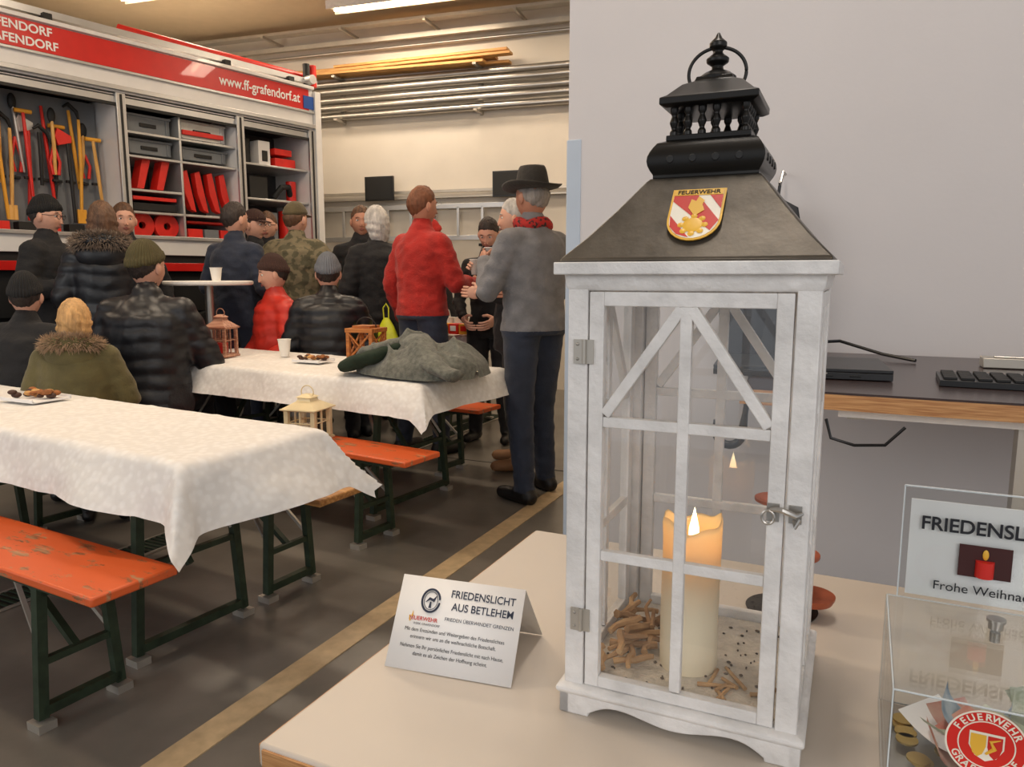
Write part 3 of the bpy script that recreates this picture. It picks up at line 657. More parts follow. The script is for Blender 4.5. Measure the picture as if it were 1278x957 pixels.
for x,y in((0,0),(BW,0),(0,BD)): b.box((x,y,BH/2),(.0013,.0013,BH),M_edge)
b.box((.01,BD-.004,BH+.068),(.0015,.003,.13),M_edge); b.box((BW/2,BD-.004,BH+.133),(BW-.02,.003,.0015),M_edge)
b.obj('acrylic_edges',bx)
b=MB(); b.box((BW/2,BD-.001,BH+.062),(BW-.035,.001,.112),M_paper)
b.box((.092,BD-.0062,BH+.056),(.05,.0008,.036),mat('photo_dark_red',(60,14,12),.5)); b.cyl((.092,BD-.0072,BH+.040),(.092,BD-.0072,BH+.058),.009,M_redm,n=14); b.sph((.092,BD-.008,BH+.065),(.003,.001,.006),M_yst,nu=10,nv=6); b.obj('notice_sheet',bx)
text('FRIEDENSLICHT',.0215,M_ink,bx,(.028,BD-.0065,BH+.086),(pi/2,0,0),bold=.0004,sx=.95)
text('Frohe Weihnachten!',.0145,M_ink,bx,(.044,BD-.0065,BH+.018),(pi/2,0,0))
b=MB(); b.cyl((.1,.17,BH+.002),(.1,.17,BH+.010),.007,M_steel,n=20); b.cyl((.1,.17,BH+.010),(.1,.17,BH+.013),.009,M_steel,n=20); b.cyl((.1,.17,BH-.012),(.1,.17,BH-.002),.005,M_steel); b.obj('cam_lock',bx)
M_n5=mat('banknote_green_grey',(168,176,150),.8,col2=(206,206,184),scale=40); M_n10=mat('banknote_red',(196,110,92),.8,col2=(226,190,170),scale=40); M_n20=mat('banknote_blue',(128,150,170),.8,col2=(200,206,206),scale=40)
R_=random.Random(11)
b=MB()
def note(c,rz,w,h,curl,mt,tilt=0):
    M=Matrix.Translation(c)@Matrix.Rotation(rz,4,'Z')@Matrix.Rotation(tilt,4,'X'); vs=[]
    for i in range(13):
        t=(i/12-.5)*curl; r=w/curl
        for s_ in(-.5,.5): vs.append((r*math.sin(t),s_*h,r*(1-math.cos(t))))
    b.add(vs,[(2*i,2*i+2,2*i+3,2*i+1) for i in range(12)],mt,M=M)
for i in range(34):
    note((R_.uniform(.055,.24),R_.uniform(.06,.17),.006+R_.uniform(0,.06)),R_.uniform(0,3),R_.uniform(.07,.1),.05,R_.choice((.8,1.8,3.2)),(M_n5,M_n10,M_n20,M_n5,M_paper)[i%5],R_.uniform(-.3,.3))
b.obj('banknotes',bx,smooth=60)
b=MB(); M_coin=mat('coin',(190,160,90),.3,.9)
for i in range(16): p=Vector((R_.uniform(.02,.12),R_.uniform(.02,.2),.006+.0022*(i%3))); b.cyl(p,p+Vector((0,0,.002)),.011,M_coin,n=18)
b.obj('coins',bx)
sk_=empty('round_sticker',(.073,-.0022,.102),(pi/2,0,0),bx)
b=MB(); b.cyl((0,0,0),(0,0,.0004),.031,M_redm,n=48); b.lathe([(.0205,.0004),(.0205,.0007),(.0215,.0007),(.0215,.0004)],(0,0,0),M_wst,n=40); b.lathe([(.0295,.0004),(.0295,.0007),(.031,.0007),(.031,.0004)],(0,0,0),M_wst,n=48)
b.obj('disc',sk_)
sh=[(-.013,.011),(.013,.011),(.013,-.002),(.008,-.011),(0,-.015),(-.008,-.011),(-.013,-.002)]
b=MB(); b.add([(x,y,.0008) for x,y in sh],[tuple(range(7))[::-1]],M_wst); b.add([(x*.45-.0062,y*.8+.0,.001) for x,y in sh],[tuple(range(7))[::-1]],M_yst); b.add([(x*.42+.0062,y*.8,.001) for x,y in sh],[tuple(range(7))[::-1]],M_rst); b.tube([(0,-.008,.0012),(.006,-.002,.0012),(.003,.004,.0012),(.01,.007,.0012)],[.001,.002,.0015,.0004],M_yst,6); b.obj('crest',sk_)
def arc(s_,r,up):
    n=len(s_)
    for i,ch in enumerate(s_):
        t=(i-(n-1)/2)*(.265 if up else .235)
        if up: text(ch,.0085,M_wst,sk_,(r*math.sin(t),r*math.cos(t),.0007),(0,0,-t),'CENTER',.0002,ext=.0001)
        else: text(ch,.0085,M_wst,sk_,((r+.0055)*math.sin(t),-(r+.0055)*math.cos(t),.0007),(0,0,t),'CENTER',.0002,ext=.0001)
arc('FEUERWEHR',.0225,True); arc('GRAFENDORF',.0225,False)
b=MB(); b.box((0,0,0),(.1,.05,.0006),M_paper); b.obj('paper_slip',loc=(.0,.665,.7506),rot=(0,0,.05))
# ---------------------------------------------------------------- copper stand behind lantern
M_cop=mat('copper_rust',(174,94,66),.4,.5,var=.25,scale=30); M_iron=mat('wrought_iron',(40,34,32),.5,.6)
e=empty('copper_candle_stand',(-.085,1.14,.7505)); b=MB()
b.lathe([(0,0),(.05,0),(.052,.004),(.012,.01),(.006,.02)],(0,0,0),M_iron,n=32); b.tube([(0,0,.01),(0,0,.2),(-.004,0,.25),(.0,0,.285),(.018,0,.3),(.03,0,.285)],.0035,M_iron,8)
for z,r,x in((.085,.038,.012),(.165,.034,-.012)): b.lathe([(0,z-.004),(r*.6,z-.003),(r,z+.004),(r,z+.008),(r*.6,z+.002),(0,z+.001)],(x,0,0),M_cop,n=32)
b.lathe([(0,.02),(.03,.022),(.034,.03),(.034,.033),(.0,.03)],(.04,0,0),M_cop,n=28)
b.obj('stand',e)
e=empty('workbench_desk',(0,0,0)); b=MB(); b.box((1.15,1.81,1.044),(2.7,.76,.004),M_desk); b.box((1.15,1.81,1.028),(2.7,.76,.028),M_ply)
b.obj('board',e)
b=MB(); b.box((.27,1.5,.507),(.04,.04,1.014),M_galv); b.box((1.6,1.5,.507),(.04,.04,1.014),M_galv)
for x in(0,1.6): b.box((x,1.84,1.0),(.03,.66,.028),M_galv)
b.box((.12,1.5,1.004),(.3,.06,.016),M_white); b.tube([(-.05,1.47,.99),(-.04,1.47,.955),(.0,1.47,.945),(.05,1.47,.95),(.08,1.47,.985)],.003,M_black,6)
b.obj('supports',e)
def laptop(x,y,rz,w=.34,d=.24,name='laptop'):
    e=empty(name,(x,y,1.0465),(0,0,rz)); b=MB(); b.box((0,0,.008),(w,d,.014),M_black); b.box((0,0,.0185),(w,d,.006),M_black); b.box((0,-d/2,.012),(w*.3,.003,.003),M_galv)
    for i in range(5): b.box((-w*.3+i*w*.15,-d/2-.001,.008),(.02,.002,.004),M_dark)
    b.obj('body',e,bevel=.002)
laptop(-.12,1.72,.1)
e=empty('keyboard',(.34,1.66,1.0465),(0,0,-.03)); b=MB(); b.box((0,0,.006),(.40,.15,.012),M_black)
for i in range(14):
    for j in range(5): b.box((-.182+i*.028,-.055+j*.026,.0145),(.022,.020,.005),M_dark)
b.obj('keys',e,bevel=.001)
b=MB(); b.box((0,0,.012),(.5,.06,.022),M_galv); b.box((0,-.02,.026),(.46,.01,.004),M_steel); b.obj('silver_cable_box',loc=(.50,1.98,1.0465),bevel=.004)
b=MB(); b.tube([(-.2,1.98,1.052),(-.15,2.05,1.08),(-.05,2.1,1.085),(.05,2.05,1.06),(.12,2.0,1.052)],.004,M_black,8); b.obj('power_cable')
e=empty('hanging_umbrella',(-.365,2.10,0),(0,.10,0)); b=MB(); vs=[];n=48
M_umb=mat('umbrella_fabric',(34,34,38),.6)
for z,r in((1.46,.006),(1.44,.04),(1.3,.075),(1.15,.08),(1.02,.06),(.99,.045),(.985,.01)):
    for k in range(n): t=2*pi*k/n; rr=r*(1+.22*math.sin(8*t+z*8)); vs.append((rr*math.cos(t)*1.15,rr*math.sin(t)*.7,z))
b.add(vs,[(i*n+k,(i+1)*n+k,(i+1)*n+(k+1)%n,i*n+(k+1)%n) for i in range(6) for k in range(n)],M_umb)
b.tube([(0,0,1.5),(0,0,.88),(0,0,.84)]+[(-.035+.035*math.cos(t),0,.82+.035*math.sin(t)*-1) for t in np.linspace(0,pi,10)]+[(-.07,0,.85)],[.004,.008]+[.012]*12,M_black,10)
b.tube([(0,.09,1.53),(0,.03,1.53),(0,.0,1.49),(0,-.01,1.5)],.004,M_steel,6); b.obj('umbrella',e)
# ---------------------------------------------------------------- people
def skinm(n,c): return mat(n,c,.5,var=.05,scale=20)
SK=skinm('skin_fair',(208,158,136)); SK2=skinm('skin_tan',(184,130,106))
M_lip=mat('lips',(160,90,82),.5); M_eyew=mat('eye_white',(230,226,220),.3); M_iris=mat('iris_dark',(40,28,20),.2)
def fabric(n,c,b_=.3,s=70,sheen=.1,rough=.85): return mat(n,c,rough,var=.18,scale=14,bump=b_,bscale=s,sheen=sheen)
def hairm(n,c,v=.45):
    m=mat(n,c,.6,var=v,scale=40,bump=.9,bscale=90)
    nt=m.node_tree
    for nd in [q for q in nt.nodes if q.type=='TEX_NOISE']:
        mp=nt.nodes.new('ShaderNodeMapping'); mp.inputs['Scale'].default_value=(1,1,.18); l=nd.inputs['Vector'].links[0]; src=l.from_socket; nt.links.new(src,mp.inputs['Vector']); nt.links.new(mp.outputs['Vector'],nd.inputs['Vector'])
    return m
def knitm(n,c):
    m,nt,b=newmat(n); N=nt.nodes.new;L=nt.links.new
    tc=N('ShaderNodeTexCoord'); g=N('ShaderNodeTexGradient'); g.gradient_type='RADIAL'; L(tc.outputs['Object'],g.inputs[0])
    mt_=N('ShaderNodeMath'); mt_.operation='MULTIPLY'; mt_.inputs[1].default_value=46*2*pi; L(g.outputs['Fac'],mt_.inputs[0]); sn=N('ShaderNodeMath'); sn.operation='SINE'; L(mt_.outputs[0],sn.inputs[0])
    b.inputs['Base Color'].default_value=(*lin(c),1); b.inputs['Roughness'].default_value=.9
    bp=N('ShaderNodeBump'); bp.inputs['Strength'].default_value=.7; bp.inputs['Distance'].default_value=.004; L(sn.outputs[0],bp.inputs['Height']); L(bp.outputs['Normal'],b.inputs['Normal']); return m
F_blk=fabric('jacket_black',(24,24,27),sheen=.03); F_puf=mat('puffer_black',(20,22,28),.42,var=.2,scale=10,bump=.3,bscale=18); F_navy=fabric('jacket_navy',(34,42,60)); F_red=fabric('sweater_red',(168,32,24),.5,110); F_redp=mat('puffer_red',(190,44,30),.5,var=.15,bump=.3,bscale=18)
F_camo=mat('camo_field_jacket',(80,76,56),.85,scale=16,col2=(116,106,82),thr=.5,bump=.3); F_grey=fabric('sweater_grey',(118,118,122),.4,120); F_jean=fabric('jeans_navy',(42,50,68),.3,150); F_bp=fabric('trousers_black',(28,28,32)); F_olive=fabric('parka_olive',(92,84,50)); F_shoe=mat('shoes_black',(22,20,20),.45); F_boot=mat('boots_tan',(140,100,66),.7)
F_fur=mat('fur_trim',(158,132,106),.95,var=.4,scale=60); F_furd=mat('fur_trim_grey',(128,112,98),.95,var=.4,scale=60)
F_sc=mat('scarf_red',(176,40,36),.9,scale=60,col2=(50,40,40),thr=.55)
H_br=hairm('hair_brown',(92,64,44)); H_dk=hairm('hair_dark',(44,34,30)); H_gr=hairm('hair_grey',(186,182,178),.3); H_bl=hairm('hair_blond',(196,152,98),.4); H_rb=hairm('hair_redbrown',(112,66,40)); H_gd=hairm('hair_silver',(140,134,130),.3)
HT_ol=knitm('beanie_olive',(84,76,46)); HT_bk=knitm('beanie_black',(24,24,26)); HT_br=knitm('beanie_brown',(66,42,36)); HT_gy=knitm('beanie_grey',(112,116,124)); HT_cap=fabric('cap_brown',(84,74,50)); HT_fed=fabric('felt_hat_dark',(44,40,36)); HT_rd=knitm('hat_red',(190,40,34))
def sst(x): x=max(0,min(1,x)); return x*x*(3-2*x)
def headpt(d,s):
    x,y,z=d
    X=.075*x;Y=.094*y;Z=.118*z
    if z<0:
        t=-z; X*=1-.28*t*t; 
        if y>0: Y*=1-.05*t
        else: Y*=1-.30*t
    if y<0: Y*=1.06; X*=1.03
    if y>0:
        Y*=1-.06*(1-abs(z))
        g=lambda px,pz,wx,wz: math.exp(-((X-px)/wx)**2-((Z-pz)/wz)**2)
        Y+=.015*g(0,-.03,.011,.014)+.009*g(0,-.008,.008,.02)
        Y-=.009*(g(.03,.006,.016,.012)+g(-.03,.006,.016,.012))
        Y+=.005*(g(.03,.026,.02,.008)+g(-.03,.026,.02,.008))
        Y+=.004*(g(.036,-.03,.016,.018)+g(-.036,-.03,.016,.018))
        Y+=.005*g(0,-.058,.022,.008)-.003*g(0,-.075,.02,.006)+.008*g(0,-.098,.022,.015)
    return Vector((X,Y,Z))*s
def build_head(parent,C,s,yaw,pitch,skin,hair,hat,glasses=False,beard=None):
    e=empty('head',C,(pitch,0,yaw),parent)
    b=MB(); b.sph(0,1,skin,nu=52,nv=44,fn=lambda d:headpt(d,s))
    for sx in(-1,1):
        b.sph((sx*.030*s,.070*s,.007*s),(.0125*s,.0105*s,.0075*s),M_eyew,nu=12,nv=8); b.sph((sx*.030*s,.078*s,.007*s),(.0055*s,.004*s,.0055*s),M_iris,nu=10,nv=6)
        b.tube([(sx*.014*s,.086*s,.026*s),(sx*.03*s,.086*s,.031*s),(sx*.046*s,.075*s,.026*s)],[.002*s,.0032*s,.0015*s],hair[1] if hair else H_dk,6)
        b.sph((sx*.077*s,-.005*s,-.008*s),(.009*s,.019*s,.031*s),skin,nu=12,nv=10); b.sph((sx*.082*s,.0,-.008*s),(.006*s,.011*s,.02*s),skin,nu=10,nv=8)
        b.sph((sx*.008*s,.096*s,-.036*s),(.0065*s,.007*s,.0055*s),skin,nu=8,nv=6)
    b.tube([(-.022*s,.078*s,-.062*s),(-.008*s,.089*s,-.058*s),(.008*s,.089*s,-.058*s),(.022*s,.078*s,-.062*s)],[.001*s,.0035*s,.0035*s,.001*s],M_lip,6)
    b.tube([(-.018*s,.079*s,-.065*s),(0,.088*s,-.067*s),(.018*s,.079*s,-.065*s)],[.001*s,.004*s,.001*s],M_lip,6)
    b.obj('face',e,smooth=180)
    if glasses:
        b=MB()
        for sx in(-1,1):
            b.tube([(sx*.03*s+.021*s*math.cos(t),.095*s,.005*s+.016*s*math.sin(t)) for t in np.linspace(0,2*pi,17)],.0018*s,M_black,6)
            b.tube([(sx*.051*s,.093*s,.01*s),(sx*.079*s,.0,.01*s)],.002*s,M_black,6)
        b.tube([(-.009*s,.095*s,.008*s),(.009*s,.095*s,.008*s)],.0016*s,M_black,6)
        b.obj('glasses',e)
    if hair:
        st,hm=hair; b=MB(); covered=hat is not None
        def fn(d):
            p=headpt(d,s); x,y,z=d
            zt=.05+.62*y+.10*noise.noise(Vector((math.atan2(x,y)*4,s*9,0))) if st=='short' else ((y-.25)*1.05 if y>-.2 else -2)
            w=sst((z-zt)/.10+.5); top=1.035+.075*sst((z-zt)/.7)
            if covered and z>.2: top=1.02
            if st=='long': top=1.14 if not covered else 1.1
            k=.95*(1-w)+top*w; n=1+(.035*noise.noise(Vector(d)*5+Vector((s*5,0,0)))+.03*noise.noise(Vector((x*16,y*16,z*4))))*w
            q=Vector((p.x*k*n,min(p.y,.094*s)*k*n,p.z*k*n))
            if st=='long' and z<.1 and w>.3:
                f=.1-z; q.z-=f*.07*s*w; q.x*=1+.28*f*w; q.y-=.018*s*f*w; q.x+=.006*s*math.sin(q.z*120/s+x*3)
            return q
        b.sph(0,1,hm,nu=64,nv=48,fn=fn); b.obj('hair',e,smooth=180)
    if hat:
        st,h1=hat[0],hat[1]; b=MB()
        def fn(d):
            p=headpt(d,s); x,y,z=d
            if y>0: p.y=min(p.y,.096*s*y)
            zt={'beanie':.16,'cap':.30,'fedora':.34}[st]+(.20*y if st=='beanie' else .05*y)
            w=sst((z-zt)/.06+.5)
            if st=='beanie': k=1.20 if z<zt+.28 else 1.15
            elif st=='cap': k=1.17
            else: k=1.14
            kk=.9*(1-w)+k*w
            q=p*kk
            if st=='beanie' and w>.5: q.z+=.014*s*max(0,z); q.y-=.010*s*max(0,z); q*=1+.02*noise.noise(Vector(d)*3+Vector((s*7,0,0)))
            if st=='fedora' and w>.5: q.z=min(q.z+.055*s*sst((z-.35)/.4),.158*s); q.z-= .014*s*math.exp(-(q.x/(.02*s))**2) if z>.8 else 0
            return q
        b.sph(0,1,h1,nu=48,nv=44,fn=fn)
        if st=='cap':
            b.sph(0,1,h1,nu=24,nv=10,fn=lambda d:Vector((d.x*.072*s,.075*s+d.y*.068*s,.040*s+d.z*.007*s-.22*max(0,d.y*.06*s)-.25*abs(d.x)**2*.03*s)))
        if st=='fedora':
            n=40;vs=[]
            for rr,dz in((.9,0),(1.3,.0),(1.7,.004),(1.95,.014),(1.97,.018),(1.7,.009),(1.3,.005),(.9,.005)):
                for k in range(n):
                    t=2*pi*k/n; vs.append((.072*s*rr*math.cos(t),.088*s*rr*math.sin(t),.038*s+dz*s*(1+1.2*abs(math.cos(t))**2)-.012*s*(rr-.9)*max(0,math.sin(t))))
            b.add(vs,[(i*n+k,i*n+(k+1)%n,(i+1)*n+(k+1)%n,(i+1)*n+k) for i in range(7) for k in range(n)],h1)
            b.tube([(.085*s*math.cos(t),.106*s*math.sin(t),.052*s) for t in np.linspace(0,2*pi,33)],.009*s,M_black,8)
        b.obj('hat',e,smooth=180)
    return e
def build_hand(b,w,d,side,s,skin,curl,n=None):
    d=d.normalized(); n=Vector(n) if n else Vector((-side,0,0)); n=(n-d*n.dot(d)).normalized(); wx=d.cross(n).normalized()*1.0
    if wx.z<0 : wx=-wx
    pc=w+d*.045*s
    def fn(q): return pc+d*q.x*.052*s+wx*q.y*.042*s+n*q.z*.015*s
    b.sph(0,1,skin,nu=16,nv=10,fn=fn)
    b.caps(w-d*.02*s,w+d*.02*s,.026*s,.027*s,skin,10)
    for i in range(4):
        o=(i-1.5)*-.019*s; L=(.036,.041,.038,.030)[i]*s; r=(.0095,.0097,.0092,.0082)[i]*s
        p=pc+wx*-o*1.0+d*.042*s; a=0
        for k,f in enumerate((1,.75,.6)):
            a+=curl*(.9,1.0,.7)[k]; dd=d*math.cos(a)+n*math.sin(a); q=p+dd*L*f; b.caps(p,q,r*(1-.08*k),r*(.92-.08*k),skin,8); p=q
    p=pc-d*.015*s+wx*.03*s+n*.008*s
    dd=(d*.55+wx*.55+n*(.35+.4*curl)).normalized(); q=p+dd*.04*s; b.caps(p,q,.012*s,.0105*s,skin,8)
    dd=(d*.75+n*(.3+.6*curl)+wx*.1).normalized(); b.caps(q,q+dd*.03*s,.0105*s,.009*s,skin,8)
    return pc,n,d
ARMS={'down':((.26,-.03,1.14),(.27,.06,.90)),'hold':((.25,-.02,1.13),(.15,.22,1.16)),'high':((.26,.06,1.14),(.16,.22,1.29)),'pocket':((.30,-.10,1.15),(.23,.09,.95)),'table':((.26,.10,1.12),(.16,.34,1.155)),'fwd':((.24,.06,1.14),(.16,.34,1.13)),'lap':((.25,.03,1.12),(.13,.25,1.0))}
def person(name,x,y,head,top,topm,pant=F_bp,shoe=F_shoe,skin=SK,hair=('short',H_dk),hat=None,sit=False,arms=('down','down'),bulk=0.,hem=.86,hy=0,hp=0,hood=None,puff=False,cupR=False,cupL=False,female=False,glasses=False,scarf=None,seat=.45,lean=0.,step=0.):
    s=(top-seat-.09)/.83 if sit else top/1.75
    if hat and hat[0]=='fedora': s=top/1.81
    base=seat+.09 if sit else .92*s
    def Zf(z): return (z-.92)*s+base
    def P(px,py,pz):
        ly=lean*max(0,pz-.92)
        return Vector((px*s,(py+ly)*s,Zf(pz)))
    E=empty(name,(x,y,0),(0,0,-rad(head)))
    sw=.93 if female else 1.
    b=MB(); cap=[]; K=M_cup
    def C(p0,p1,r0,r1,l): b.caps(p0,p1,r0*s,r1*s,K,16); cap.append((p0,p1,r0*s,r1*s,l))
    rings=[]
    prof=[(hem-.02 if not sit else .86,.165,.13),(.92,.172,.135),(1.0,.162,.128),(1.08,.155,.12),(1.2,.168,.123),(1.32,.180,.125),(1.39,.165,.113),(1.435,.12,.09),(1.475,.08,.07)]
    if hem<.8 and not sit: prof=[(hem,.205,.165),(.8,.2,.155)]+prof[1:]
    for z,rx,ry in prof:
        p=P(0,0,z); bk=bulk*(1 if z<1.42 else .5); rings.append((0,p.y,p.z,(rx*sw+bk)*s,(ry+bk)*s))
    b.loft(rings,K)
    cap.append((P(0,0,.9),P(0,0,1.4),.15*s,.16*s,'top'))
    C(P(0,-.005,1.42),P(0,.012,1.54),.062,.055,'neck')
    if bulk>.01 or hem<.9: C(P(0,-.005,1.42),P(0,.005,1.485),.085,.078,'collar')
    ends=[]
    for sd,arm in((-1,arms[0]),(1,arms[1])):
        e_,w_=ARMS[arm]
        sh=P(sd*.168*sw,0,1.385); el=P(sd*(e_[0]+bulk*.5)*sw,e_[1],e_[2]); wr=P(sd*w_[0]*sw,w_[1],w_[2])
        k=bulk*.6
        C(P(sd*.1,0,1.40),sh,.06+k,.064+k,'top'); C(sh,el,.062+k,.050+k,'top'); C(el,wr,.049+k,.036+k*.8,'top'); ends.append((sd,el,wr,arm))
    for sd in(-1,1):
        if sit:
            hp_=P(sd*.09,.0,.92); kn=Vector((sd*.12*s,.44*s,seat+.055*s)); an=Vector((sd*.12*s,.42*s,.085))
        else:
            hp_=P(sd*.088,0,.90); kn=Vector((sd*.11*s,(.02+sd*step*.6)*s,.49*s)); an=Vector((sd*.13*s,(-.02+sd*step)*s,.085))
        C(hp_,kn,.100,.074,'pant'); C(kn,an,.074,.056,'pant')
        toe=an+Vector((sd*.025*s,.16*s,-.085+.038)); heel=an+Vector((0,-.04*s,-.085+.042))
        C(heel,toe,.046,.038,'shoe'); C(an,heel+Vector((0,.03*s,0)),.046,.044,'shoe')
    t=b.obj('tmp_body'); r=t.modifiers.new('r','REMESH'); r.mode='VOXEL'; r.voxel_size=.0125*max(.8,s)
    sm=t.modifiers.new('s','SMOOTH'); sm.factor=.5; sm.iterations=6
    dg=bpy.context.evaluated_depsgraph_get(); me=D.meshes.new_from_object(t.evaluated_get(dg)); D.objects.remove(t)
    nv=len(me.vertices); co=np.empty(nv*3); me.vertices.foreach_get('co',co); co=co.reshape(-1,3)
    lab=['top','pant','shoe','neck','collar']
    def classify(Q):
        best=np.full(len(Q),1e9); li=np.zeros(len(Q),int)
        for p0,p1,r0,r1,l in cap:
            a=np.array(p0);d=np.array(p1)-a; tt=np.clip(((Q-a)@d)/max(1e-9,d@d),0,1); ds=np.linalg.norm(Q-(a+tt[:,None]*d),axis=1)-(r0+(r1-r0)*tt)
            if l=='neck': ds=ds+.004
            m=ds<best; best[m]=ds[m]; li[m]=lab.index(l)
        zz=Q[:,2]
        if not sit:
            hz=Zf(hem); arm_=(np.abs(Q[:,0])>.2*s)&(li==0)
            li[(li<=1)&(zz>hz)]=0; li[(li<=1)&(zz<=hz)&(~arm_)]=1
        li[(zz<.07)&(li==1)]=2
        return li
    vn=np.array([v.normal[:] for v in me.vertices])
    vl=classify(co); ph=x*7+y*3; disp=np.zeros(nv)
    for i in range(nv):
        q=co[i]
        if vl[i]==0:
            wv=noise.noise(Vector((q[0]*4+ph,q[1]*4,q[2]*4)))
            if puff: disp[i]=.008*abs(math.sin(q[2]*pi/.085+ph+1.2*wv))-.005+.006*noise.noise(Vector((q[0]*16,q[1]*16,q[2]*16+ph)))
            else:
                az=abs(noise.noise(Vector((q[0]*6+ph,q[1]*6,q[2]*11+q[0]*5))))
                disp[i]=.014*(.35-az)+.007*noise.noise(Vector((q[0]*18+ph,q[1]*18,q[2]*26)))
        elif vl[i]==1: disp[i]=.012*(.3-abs(noise.noise(Vector((q[0]*8+ph,q[1]*8,q[2]*13)))))
    co=co+vn*disp[:,None]*s; me.vertices.foreach_set('co',co.ravel())
    npoly=len(me.polygons); pc=np.empty(npoly*3); me.polygons.foreach_get('center',pc); pc=pc.reshape(-1,3); li=classify(pc)
    me.materials.clear()
    for m_ in(topm,pant,shoe,skin,topm): me.materials.append(m_)
    me.polygons.foreach_set('material_index',li.tolist()); me.polygons.foreach_set('use_smooth',[True]*npoly); me.update()
    o=D.objects.new('body',me); COL.objects.link(o); o.parent=E
    hb=MB()
    for sd,el,wr,arm in ends:
        dd=(wr-el).normalized(); isc=(cupR and sd>0) or (cupL and sd<0)
        if arm in('hold','high','fwd','table') : dd=(dd+Vector((0,.3,.0))).normalized()
        pc_,n_,d_=build_hand(hb,wr+dd*.012,dd,sd,s,skin,.75 if isc else .45)
        if isc:
            cc=pc_+n_*.052*s+d_*.03*s; cup_mb(hb,(cc.x,cc.y,cc.z-.045),.1,.038)
    hb.obj('hands',E,smooth=180)
    hs=s*(1.12 if s<.8 else 1.03)
    build_head(E,P(0,.02,1.632),hs,-rad(hy),rad(hp),skin,hair,hat,glasses)
    if scarf:
        q=MB(); q.tube([P(.08*math.cos(t),.075*math.sin(t)+.01,1.49+.01*math.sin(3*t)) for t in np.linspace(0,2*pi,25)],.032*s,scarf,10); q.tube([P(.03,.09,1.48),P(.04,.15,1.38),P(.04,.16,1.25)],[.03*s,.035*s,.03*s],scarf,10); q.obj('scarf',E,smooth=180)
    if hood:
        q=MB(); R2=random.Random(len(name)); 
        def hp2(t): return P(.135*math.cos(t),-.05+.115*math.sin(t),1.475+.03*math.sin(t)*-1)
        q.tube([hp2(t) for t in np.linspace(pi*.93,pi*2.07,25)],[.045*s]*25,topm,12)
        q.sph(P(0,-.1,1.41),(.15*s,.085*s,.10*s),topm)
        for i in range(2600):
            t=R2.uniform(pi*.9,pi*2.1); c0=hp2(t); a=R2.uniform(0,2*pi); ra=(hp2(t)-P(0,-.05,1.475)); ra.z=0; ra.normalize()
            nd=(ra*math.cos(a)+Vector((0,0,1))*math.sin(a)); p0=c0+nd*.035*s; tip=p0+(nd+Vector((R2.uniform(-.5,.5),R2.uniform(-.5,.5),R2.uniform(-.6,.2)))).normalized()*R2.uniform(.025,.055)*s
            tx=Vector((-ra.y,ra.x,0))*.005*s; q.add([p0-tx,p0+tx,p0+nd.cross(tx).normalized()*.005*s,tip],[(0,1,3),(1,2,3),(2,0,3)],hood)
        q.obj('fur_hood',E,smooth=20)
    return E
person('man_with_glasses',-5.185,3.4,62,1.78,F_blk,hair=('short',H_dk),hat=('beanie',HT_bk),arms=('pocket','hold'),bulk=.03,hem=.8,glasses=True,hp=-4)
person('woman_in_fur_hood_coat',-4.46,3.3,-45,1.715,F_puf,hair=('long',H_br),arms=('hold','down'),bulk=.045,hem=.68,hood=F_furd,puff=True,female=True,hy=-12)
person('man_talking',-5.22,4.05,120,1.8,F_blk,hair=('short',H_br),arms=('down','hold'),bulk=.01)
person('man_in_olive_beanie',-3.66,2.93,-30,1.426,F_puf,sit=True,hair=('short',H_dk),hat=('beanie',HT_ol),arms=('lap','table'),bulk=.05,puff=True,hood=None,hy=24,lean=.08)
person('child_in_parka',-3.28,2.24,-38,1.13,F_olive,sit=True,hair=('long',H_bl),arms=('lap','lap'),bulk=.06,hood=F_fur,lean=.05)
person('person_in_black_beanie',-3.78,2.32,-25,1.25,F_blk,sit=True,hair=('short',H_dk),hat=('beanie',HT_bk),arms=('lap','lap'),bulk=.045,hy=-15,lean=.06)
person('man_in_navy_jacket',-4.39,4.35,-5,1.8,F_navy,pant=F_jean,hair=('short',H_dk),arms=('hold','hold'),bulk=.02,hy=15,step=.05)
person('man_in_dark_cap',-4.78,4.95,80,1.8,F_blk,hair=('short',H_dk),hat=('cap',HT_br),arms=('hold','hold'),bulk=.01)
person('man_with_spectacles',-5.12,5.5,150,1.84,F_blk,hair=('short',H_br),arms=('hold','hold'),glasses=True)
person('man_in_camouflage',-4.14,4.75,-20,1.82,F_camo,hair=('short',H_br),hat=('cap',HT_cap),arms=('hold','pocket'),bulk=.055,hy=18,step=.04)
person('boy_in_red_jacket',-3.86,4.2,205,1.383,F_redp,sit=True,hair=('short',H_dk),hat=('beanie',HT_br),arms=('lap','lap'),bulk=.035,puff=True,hy=15,hp=-8)
person('person_in_grey_beanie',-3.375,4.18,-35,1.388,F_puf,sit=True,hair=('short',H_dk),hat=('beanie',HT_gy),arms=('lap','lap'),bulk=.05,puff=True,lean=.08)
person('smiling_man',-3.98,5.4,140,1.84,F_blk,skin=SK2,hair=('short',H_br),arms=('hold','hold'),bulk=.01)
person('white_haired_woman',-3.46,4.9,-55,1.78,F_blk,pant=F_bp,hair=('long',H_gr),arms=('hold','hold'),bulk=.035,hem=.8,female=True,hy=-15)
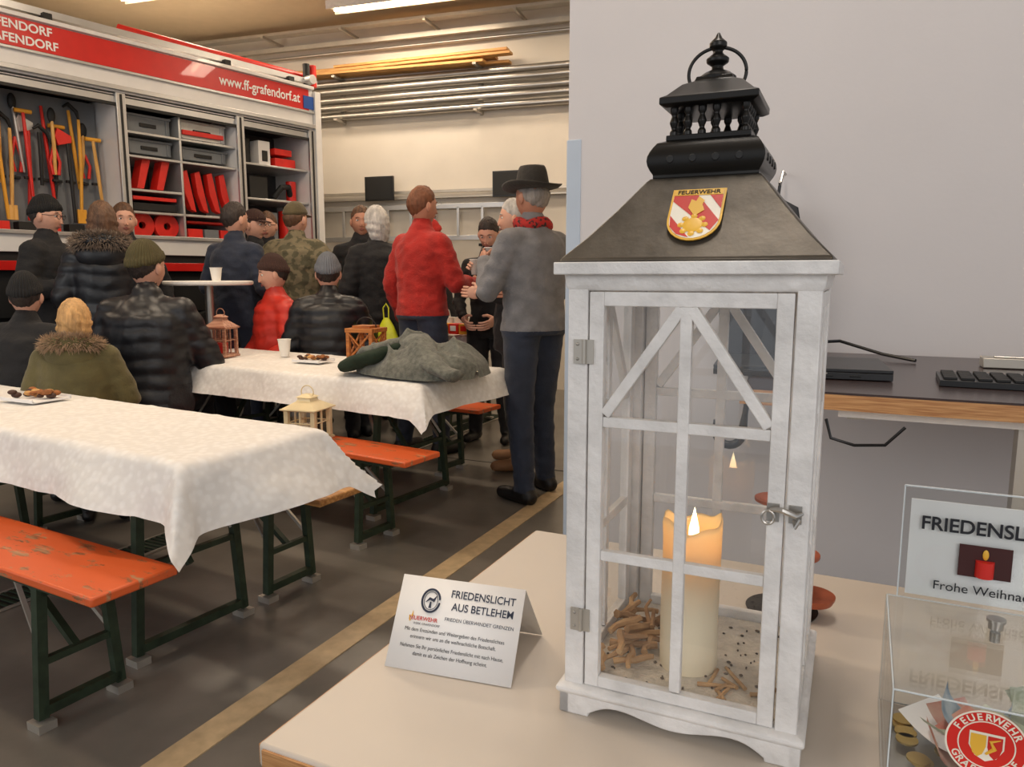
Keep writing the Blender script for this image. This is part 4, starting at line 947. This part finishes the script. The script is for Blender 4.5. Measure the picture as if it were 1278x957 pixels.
person('person_in_red_hat',-3.62,5.95,20,1.74,F_blk,hair=('short',H_dk),hat=('beanie',HT_rd),arms=('down','down'))
person('dark_haired_man',-4.42,6.0,140,1.88,F_blk,hair=('short',H_dk),arms=('down','down'))
person('man_in_red_sweater',-2.79,4.47,15,1.85,F_red,pant=F_jean,skin=SK2,hair=('short',H_rb),arms=('down','fwd'),cupR=True,bulk=.022,hem=.93,hy=12,step=.05)
person('young_man_looking_down',-2.53,5.0,170,1.67,F_blk,hair=('short',H_dk),arms=('lap','lap'),hp=-25)
person('grey_haired_woman',-2.03,4.4,-115,1.727,F_blk,shoe=F_boot,hair=('short',H_gr),arms=('hold','high'),cupR=True,female=True,bulk=.02,hem=.8)
person('man_in_felt_hat',-1.66,3.82,-65,1.86,F_grey,pant=F_jean,skin=SK2,hair=('short',H_gd),hat=('fedora',HT_fed),arms=('high','fwd'),cupL=True,scarf=F_sc,bulk=.022,hem=.93,step=.06)
M_bag=mat('yellow_green_bag',(196,200,40),.45,var=.3,scale=10)
b=MB(); b.loft([(0,0,0,.05,.03),(0,0,.03,.09,.05),(.01,0,.12,.085,.05),(0,0,.2,.06,.03),(0,0,.26,.02,.015)],M_bag); b.tube([(-.02,0,.25),(-.025,0,.33),(0,0,.36),(.02,0,.33),(.02,0,.25)],.005,M_bag,8); b.obj('carrier_bag',loc=(-3.06,4.42,.70))
# ---------------------------------------------------------------- light
w=D.worlds.new('world'); SC.world=w; w.use_nodes=True; bg=w.node_tree.nodes['Background']; bg.inputs[0].default_value=(.90,.94,1,1); bg.inputs[1].default_value=.62
def area(name,loc,tgt,sz,P,col):
    l=D.lights.new(name,'AREA'); l.size=sz; l.energy=P; l.color=col; o=D.objects.new(name,l); COL.objects.link(o); o.location=loc
    o.rotation_euler=(Vector(tgt)-Vector(loc)).to_track_quat('-Z','Y').to_euler()
area('window_daylight',(1.6,-2.6,2.8),(-.3,2,1.0),2.0,44,(1,.97,.95))
area('gate_daylight',(-4.5,-3.2,3.0),(-3.5,4,1.2),3.0,64,(1,.97,.93))
SC.view_settings.view_transform='Standard'
